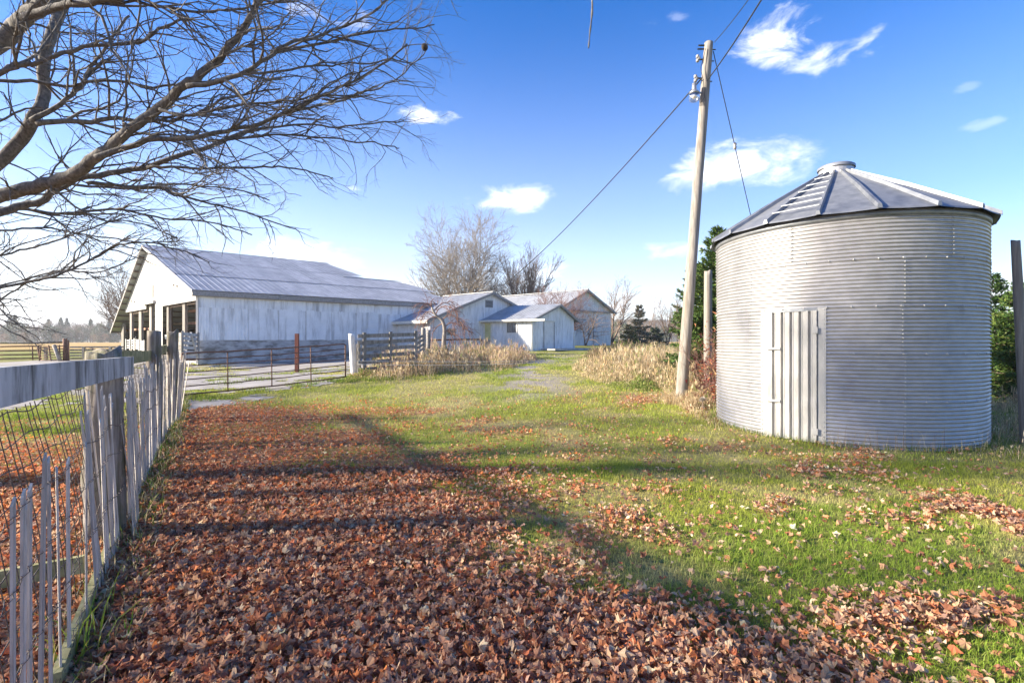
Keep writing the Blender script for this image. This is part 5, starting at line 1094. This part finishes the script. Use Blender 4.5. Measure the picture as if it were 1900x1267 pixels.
sp = Soup(); n = 260; rg = np.random.default_rng(5); dd_ = rg.normal(0, 1, (n, 3)); dd_ /= np.linalg.norm(dd_, axis=1)[:, None]; dd_[:, 2] = np.abs(dd_[:, 2])*1.0-.2; P = q+UP*.34+dd_*.03; E = q+UP*.34+dd_*np.array([.10,.10,.11]); Wv = np.cross(dd_, [0,0,1.])*.012
sp.tri(np.stack([P-Wv, P+Wv, E], 1), np.tile([.50,.46,.40], (n, 1))*(1+rg.normal(0,.1,(n,1)))); th.link('flower_head', sp.mesh('flower_head', M['leaves'], q))

# ------------------------------------------------------------------ fallen leaves
def leaf_template(v):
    rg = np.random.default_rng(v+40); ang = np.array([-150,-118,-85,-62,-40,-18,0,18,40,62,85,118,150])*math.pi/180+math.pi/2; rad = np.array([[.45,.78,.55,.92,.66,.74,1.1,.74,.66,.92,.55,.78,.45],[.55,.70,.62,.84,.74,.80,1.0,.80,.74,.84,.62,.70,.55],[.5,.62,.40,.9,.6,.7,1.05,.62,.45,.6,.5,.8,.5],[.6,.66,.66,.74,.8,.86,.95,.9,.7,.6,.5,.5,.55]][v % 4])*(1+rg.normal(0, .07, 13))
    P = np.stack([np.cos(ang)*rad*.5, np.sin(ang)*rad*.5, np.zeros(13)], 1); P = np.vstack([[0, -.05, 0], P])
    cu = rg.uniform(.0, 1.1); cv = rg.uniform(-.5, .9); tw_ = rg.uniform(-.9, .9)
    P[:, 2] = cu*P[:, 0]**2*1.5+cv*P[:, 1]**2+tw_*P[:, 0]*P[:, 1]+rg.uniform(-.1, .55)*np.abs(P[:, 0])+rg.normal(0, .06, 14); rr_ = rg.uniform(.3, 1.6); a_ = P[:, 0]/rr_; P[:, 0] = rr_*np.sin(a_)*rg.uniform(.75, 1); P[:, 2] += rr_*(1-np.cos(a_))*rg.choice([-1, 1]); return P
LT = [leaf_template(v) for v in range(8)]; LF = np.array([(0, i, i+1) for i in range(1, 13)])
def place_leaves(x, y, size, rg, lift):
    n = len(x); a = rg.random(n)*2*math.pi; tilt = np.abs(rg.normal(0, .40, n)); ta = rg.random(n)*2*math.pi; ca, sa = np.cos(a), np.sin(a); Z = np.zeros(n); O = np.ones(n)
    Rz = np.stack([np.stack([ca, -sa, Z], 1), np.stack([sa, ca, Z], 1), np.stack([Z, Z, O], 1)], 1)
    k = np.stack([np.cos(ta), np.sin(ta), Z], 1); K = np.zeros((n, 3, 3)); K[:, 0, 2] = k[:, 1]; K[:, 1, 2] = -k[:, 0]; K[:, 2, 0] = -k[:, 1]; K[:, 2, 1] = k[:, 0]
    Rt = np.eye(3)[None]+np.sin(tilt)[:, None, None]*K+(1-np.cos(tilt))[:, None, None]*np.einsum('nij,njk->nik', K, K)
    flip = np.where(rg.random(n) < .5, -1., 1.); Rm = np.einsum('nij,njk->nik', Rt, Rz); return Rm, flip, np.stack([x, y, g(x, y)+.012+lift*rg.random(n)+size*.3*np.sin(tilt)], 1)
PAL = np.array([(.52,.215,.105),(.58,.34,.20),(.34,.14,.08),(.66,.47,.31),(.52,.27,.16),(.38,.23,.17),(.66,.22,.07),(.54,.17,.08)])
def leaf_cols(x, y, rg):
    n = len(x); near = 1-sstep(3.5, 7.5, y); right = sstep(-.5, 2.5, x)
    p = np.stack([.26+0*x, .16+.14*near+.10*right, .12+.06*near, .08+.12*near+.28*right, .16+0*x, .10+.12*near, .16*(1-near*.8)*(1-right*.8)+.02, .14*(1-near*.7)*(1-right*.8)+.02], 1); p /= p.sum(1)[:, None]; cs = np.cumsum(p, 1); i = (rg.random(n)[:, None] > cs).sum(1).clip(0, 7)
    return PAL[i]*(1+rg.normal(0, .16, n))[:, None]
ls = Soup(); NL = []
for (n, y0, y1, pw_, sd_, s0_, s1_, light) in ((72000, 1.9, 6.2, .55, 15, .040, .088, False), (94000, 6.0, 16.5, .9, 16, .042, .08, True)):
    x, y, rg = scatter(n, y0, y1, pw_, seed=sd_); ld = leaf_density(x, y); kp = (rg.random(n) < ld**1.1) & bin_free(x, y, R+.05); x, y, ld = x[kp], y[kp], ld[kp]; n = len(x)
    if light: kp = (yard_mask(x, y) < .5) | (rg.random(n) < .05); x, y, ld = x[kp], y[kp], ld[kp]; n = len(x)
    sz_ = s0_+(s1_-s0_)*rg.random(n)**1.3; Rm, fl, P0 = place_leaves(x, y, sz_, rg, .035); P0[:, 2] += .02*ld; c = leaf_cols(x, y, rg); ti = rg.integers(0, 8, n)
    if not light:
        px_ = fpx_of(x, y); inn = (px_ > 0) & (px_ < 1900) & (y > 2.36); order = np.argsort(np.where(inn, y, 99)+0*P0[:, 2]); near_i = order[:290]; NL = [(P0[i], Rm[i], fl[i], sz_[i], ti[i]) for i in near_i]; mk = np.ones(n, bool); mk[near_i] = False
    else: mk = np.ones(n, bool)
    for v in range(8):
        s_ = mk & (ti == v); 
        if not s_.any(): continue
        T = LT[v] if not light else LT[v]; Fv = LF if not light else LF[[0,1,3,4,6,7,9,10]] if False else LF
        loc = T[None]*sz_[s_][:, None, None]*np.array([1, 1, 1]); loc = loc*np.stack([np.ones(s_.sum()), np.ones(s_.sum()), fl[s_]], 1)[:, None, :]; W3 = np.einsum('nij,nkj->nki', Rm[s_], loc)+P0[s_][:, None]
        tris = W3[:, Fv]; cc = np.repeat(c[s_][:, None], len(Fv), 1)*(1+rg.normal(0, .07, (s_.sum(), len(Fv), 1))); ls.tri(tris.reshape(-1, 3, 3), np.clip(cc, .01, .7).reshape(-1, 3))
lo_b = bpy.data.objects.new('leaf_litter', ls.mesh('leaf_litter', M['leaves'])); COL.objects.link(lo_b); lo_b['kind'] = 'stuff'
LM = [poly_mesh('leaf', T, [tuple(map(int, f)) for f in LF], M['leafobj']) for T in LT]
for (p, Rm_, f_, s_, v) in NL:
    o = bpy.data.objects.new('leaf', LM[v]); COL.objects.link(o); o.parent = lawn; Rx = Rm_*s_; Rx = Rx @ np.diag([1, 1, f_])
    o.matrix_local = Matrix([[*map(float, Rx[0]), float(p[0])], [*map(float, Rx[1]), float(p[1])], [*map(float, Rx[2]), float(p[2])], [0,0,0,1]])

# ------------------------------------------------------------------ evergreens
def spruce(name, label, base_, H, Rb, n_w, spr, seed, cols, group=None, cat='spruce', nsz=(.10,.022), dense=1.0, m=None, bare=.05, up=.15):
    rg = np.random.default_rng(seed); random.seed(seed); A = np.array(base_, float); th = Thing(name, A, label, cat, group); tr_ = Acc(); tr_.tube([A-UP*.1, A+UP*H*.5, A+UP*H], [H*.018, H*.011, .008], 7); bs = Acc(); sp = Soup()
    for i in range(n_w):
        f = bare+(1-bare)*(i+rg.random()*.6)/n_w; z = H*f; Lb = Rb*(1-f)**.8+.10; nb = max(4, int(spr*(1-f*.5)))
        for b in range(nb):
            a = rg.random()*2*math.pi; ln = Lb*rg.uniform(.65, 1.12); ev = (-.25+.75*f)+rg.normal(0, .08); d = np.array([math.cos(a), math.sin(a), ev]); k = 6
            pts = [A+UP*z]; dd = unit(d)
            for j in range(k): dd = unit(dd+UP*(up*(j/k))+rg.normal(0, .05, 3)); pts.append(pts[-1]+dd*ln/k)
            pts = np.array(pts); bs.tube(pts, np.linspace(.006+.008*ln, .003, k+1), 3, False)
            m_ = int(ln*95*dense/ (nsz[0]/.10))+4; u = rg.random(m_)**.7*k; ii = np.minimum(u.astype(int), k-1); fr2 = (u-ii)[:, None]; p = pts[ii]*(1-fr2)+pts[ii+1]*fr2; tg = unit(pts[-1]-pts[0])
            sd_ = np.cross(tg, UP); sd_ = unit(sd_); off = (rg.random(m_)*2-1)[:, None]*sd_*(ln*.30*(1-u/k*.75))[:, None]+rg.normal(0, .02, (m_, 3)); off[:, 2] -= np.abs(rg.normal(0, .05, m_))
            p = p+off; dr = tg[None]*.8+sd_[None]*np.sign((off@sd_))[:, None]*.6+rg.normal(0, .35, (m_, 3)); dr /= np.linalg.norm(dr, axis=1)[:, None]
            wv = np.cross(dr, rg.normal(0, 1, (m_, 3))); wv /= np.linalg.norm(wv, axis=1)[:, None]; l_ = nsz[0]*(.6+.8*rg.random(m_))[:, None]; w2 = nsz[1]*(.6+.8*rg.random(m_))[:, None]
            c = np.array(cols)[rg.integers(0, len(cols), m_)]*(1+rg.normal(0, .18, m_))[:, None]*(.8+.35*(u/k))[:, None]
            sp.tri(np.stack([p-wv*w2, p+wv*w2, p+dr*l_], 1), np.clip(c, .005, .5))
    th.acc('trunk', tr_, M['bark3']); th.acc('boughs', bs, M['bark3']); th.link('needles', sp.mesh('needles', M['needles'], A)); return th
SG = [(.035,.075,.02),(.05,.10,.025),(.08,.13,.03),(.11,.15,.035)]
def sat(px, Y, dz=0): x = (px-950)/F*Y; return (x, Y, gz(x, Y)+dz)
spruce('spruce_tree', 'dense green spruce rising just behind the left edge of the grain bin', sat(1332, 15.3), 4.9, 1.75, 38, 15, 1, SG, dense=2.0)
spruce('spruce_tree', 'dark spruce filling the gap right of the grain bin', sat(1838, 13.2), 3.3, 1.2, 22, 12, 2, SG[:3], dense=1.2)
spruce('spruce_tree', 'lighter spruce behind the leaning post at the right edge', sat(1893, 12.2), 3.0, 1.2, 22, 12, 3, SG, dense=1.2)
spruce('spruce_tree', 'far right young spruce cut by the picture edge', sat(1960, 13.5), 3.4, 1.3, 20, 11, 4, SG[:3])
spruce('pine_tree', 'loose dark pine showing to the left of the utility pole', sat(1292, 42), 7.2, 3.0, 14, 9, 5, [(.05,.085,.03),(.09,.12,.04)], cat='pine', nsz=(.30,.07), dense=1.2, bare=.2, up=.3)
spruce('conifer_tree', 'grey green pointed conifer in the middle distance beyond the weeds', sat(1186, 62), 5.0, 1.7, 16, 9, 6, [(.12,.13,.08),(.16,.16,.10),(.20,.17,.12)], cat='conifer', nsz=(.35,.08), dense=1.0)
spruce('shrub', 'yellow green bush at the foot of the grey green conifer', sat(1166, 60), 2.3, 1.5, 8, 9, 7, [(.12,.13,.035),(.18,.17,.04)], cat='shrub', nsz=(.3,.09), dense=.9)
spruce('shrub', 'low dark evergreen bush right of the grey green conifer', sat(1214, 64), 2.1, 2.0, 8, 10, 8, [(.04,.06,.035),(.06,.085,.05)], cat='shrub', nsz=(.3,.09), dense=.9)
bare_tree('bare_tree', 'pale bare tree just left of the utility pole in the middle distance', 1238, 645, 45, 4.4, 1.0, M['bark3'], 4, (7, 2.4, 1.8), .4, (18, 45), (0,0,.12), .3, .07, 4)
bare_tree('bare_tree', 'brown bare tree touching the utility pole below the pine', 1262, 645, 42, 4.0, 1.0, M['bark3'], 4, (7, 2.4, 1.8), .4, (18, 45), (0,0,.12), .3, .07, 4)
bare_tree('bare_tree', 'thin bare tree above the grey green conifer', 1196, 640, 70, 6.6, .8, M['bark3'], 2, (5, 2.2, 1.6), .4, (18, 45), (.1,0,.12), .3, .08, 5)
bare_tree('bare_tree', 'pale thin stemmed bare tree between conifer and low bush', 1152, 642, 75, 4.8, .9, M['bark2'], 3, (6, 2.2, 1.6), .4, (18, 45), (0,0,.12), .3, .08, 5)

# ------------------------------------------------------------------ far tree line across the field: built once per kind, then copied
def far_proto(kind, seed):
    rg = np.random.default_rng(seed); sp = Soup(); n = 1500
    if kind == 'pine':
        z = rg.random(n)**.8; r_ = (1-z)*.30*(.6+.7*vnoise(z*9, z*0+seed, 1, 2, 3))+.02; a = rg.random(n)*2*math.pi; rr2 = r_*np.sqrt(rg.random(n)); P = np.stack([rr2*np.cos(a), rr2*np.sin(a), .08+z*.92], 1); s = .035; cols = [(.035,.06,.035),(.05,.08,.04)]
    elif kind == 'green':
        a = rg.random(n)*2*math.pi; z = rg.random(n)*2-1; q = np.sqrt(1-z*z)*(.7+.4*rg.random(n)); lump = .75+.5*vnoise(a*1.5, z*3, 1, 2, seed); P = np.stack([q*np.cos(a)*.42*lump, q*np.sin(a)*.42*lump, .5+z*.46*lump], 1); s = .05; cols = [(.04,.07,.035),(.07,.10,.04)]
    else:
        a = rg.random(n)*2*math.pi; z = rg.random(n)*2-1; q = np.sqrt(1-z*z)*np.sqrt(rg.random(n)); lump = .7+.6*vnoise(a*1.5, z*3, 1, 2, seed); P = np.stack([q*np.cos(a)*.5*lump, q*np.sin(a)*.5*lump, .55+z*.45*lump], 1); s = .05; cols = [(.15,.12,.10),(.20,.165,.135),(.12,.105,.09)] if kind == 'bare' else [(.22,.12,.08),(.19,.12,.09)]
    n = len(P); U_ = rg.normal(0, s, (n, 3)); V_ = rg.normal(0, s*.35, (n, 3))
    if kind in ('bare', 'russet'): U_ = (P-np.array([0, 0, .1]))*.28*rg.random((n, 1))+rg.normal(0, .02, (n, 3)); V_ = rg.normal(0, .006, (n, 3))
    c = np.array(cols)[rg.integers(0, len(cols), n)]*(1+rg.normal(0, .15, n))[:, None]; sp.tri(np.stack([P, P+U_, P+V_], 1), c); ta = Acc(); ta.tube([(0,0,0),(0,0,.5),(0,0,.9)], [.02,.014,.005], 5)
    if kind in ('bare', 'russet'):
        for _ in range(26): p = np.array([0, 0, rg.uniform(.15, .6)]); e = P[rg.integers(0, n)]; ta.tube([p, (p+e)/2+UP*.02, e], [.009,.006,.003], 3, False)
    return sp.mesh('crown', M['leaves' if kind in ('bare', 'russet') else 'needles']), ta.mesh('trunk', M['bark3'])
PROT = {k: [far_proto(k, 100+i*7+j) for j in range(2)] for i, k in enumerate(('pine', 'green', 'bare', 'russet'))}
LBL = {'pine': ('pine_tree', 'dark pointed pine standing above the woods across the golden field', 'pines across the field'), 'green': ('evergreen_tree', 'rounded blue green evergreen in the woods across the golden field', 'evergreens across the field'),
       'bare': ('bare_tree', 'hazy grey bare tree in the woods across the golden field', 'bare trees across the field'), 'russet': ('russet_tree', 'faded russet tree low in the woods across the golden field', 'russet trees across the field')}
rg = np.random.default_rng(9); spec = []
for px in (18, 27): spec.append((px, 235, 13.2 if px == 27 else 12.6, 'pine'))
for px, h in ((90, 11.6), (113, 12.2), (124, 12.0), (168, 11.6), (203, 11.8), (8, 8), (142, 8.5), (186, 9.0)): spec.append((px, 240, h, 'pine'))
for px in range(-60, 245, 11): spec.append((px+rg.uniform(-4, 4), rg.uniform(236, 262), rg.uniform(7.5, 10.2), 'bare'))
for px in range(-50, 245, 17): spec.append((px+rg.uniform(-6, 6), rg.uniform(225, 236), rg.uniform(5.5, 8.0), 'bare'))
for px, h in ((33, 9.5), (96, 8), (104, 7), (150, 7.5), (186, 8.5), (206, 7), (212, 7.5), (5, 7), (-30, 8), (60, 6), (132, 6)): spec.append((px, rg.uniform(222, 232), h, 'green'))
for px in (8, 105, 175, 195, 45): spec.append((px, 218, rg.uniform(3.2, 4.6), 'russet'))
for px in range(1105, 1320, 9): spec.append((px+rg.uniform(-4, 4), rg.uniform(150, 210), rg.uniform(5, 8.5), 'bare' if rg.random() < .75 else 'green'))
for px in range(1840, 2100, 22): spec.append((px+rg.uniform(-4, 4), rg.uniform(150, 200), rg.uniform(4, 7), 'bare' if rg.random() < .6 else 'green'))
for i, (px, Y, H, k) in enumerate(spec):
    x = (px-950)/F*Y; th = Thing(LBL[k][0], (x, Y, gz(x, Y)-.1), LBL[k][1] if px < 600 else LBL[k][1].replace('across the golden field', 'beyond the weeds at right'), 'tree', LBL[k][2] if px < 600 else LBL[k][2].replace('across the field', 'at right'))
    c, t_ = PROT[k][i % 2]; s = H; wdt = H*rg.uniform(.8, 1.15); Rz = Matrix.Rotation(rg.random()*6.28, 4, 'Z') @ Matrix.Diagonal((wdt, wdt, s, 1))
    th.link('crown', c, None, Rz); th.link('trunk', t_, None, Rz)

# ------------------------------------------------------------------ air: pale haze over the whole place
hz = bpy.data.materials.new('air_haze'); hz.use_nodes = True; t = hz.node_tree; t.nodes.clear(); o_ = N(t, 'ShaderNodeOutputMaterial'); v_ = N(t, 'ShaderNodeVolumePrincipled', inp={'Color': (.88,.93,1,1), 'Density': .0005, 'Anisotropy': .2}); L(t, v_.outputs[0], o_.inputs['Volume'])
hb_ = bpy.data.objects.new('haze', poly_mesh('haze', [(x*1000, y, z) for x in (-1,1) for y in (-320, 1000) for z in (-1.5, 46)], [(0,1,3,2),(4,6,7,5),(0,4,5,1),(2,3,7,6),(0,2,6,4),(1,5,7,3)], hz)); COL.objects.link(hb_); hb_['kind'] = 'stuff'
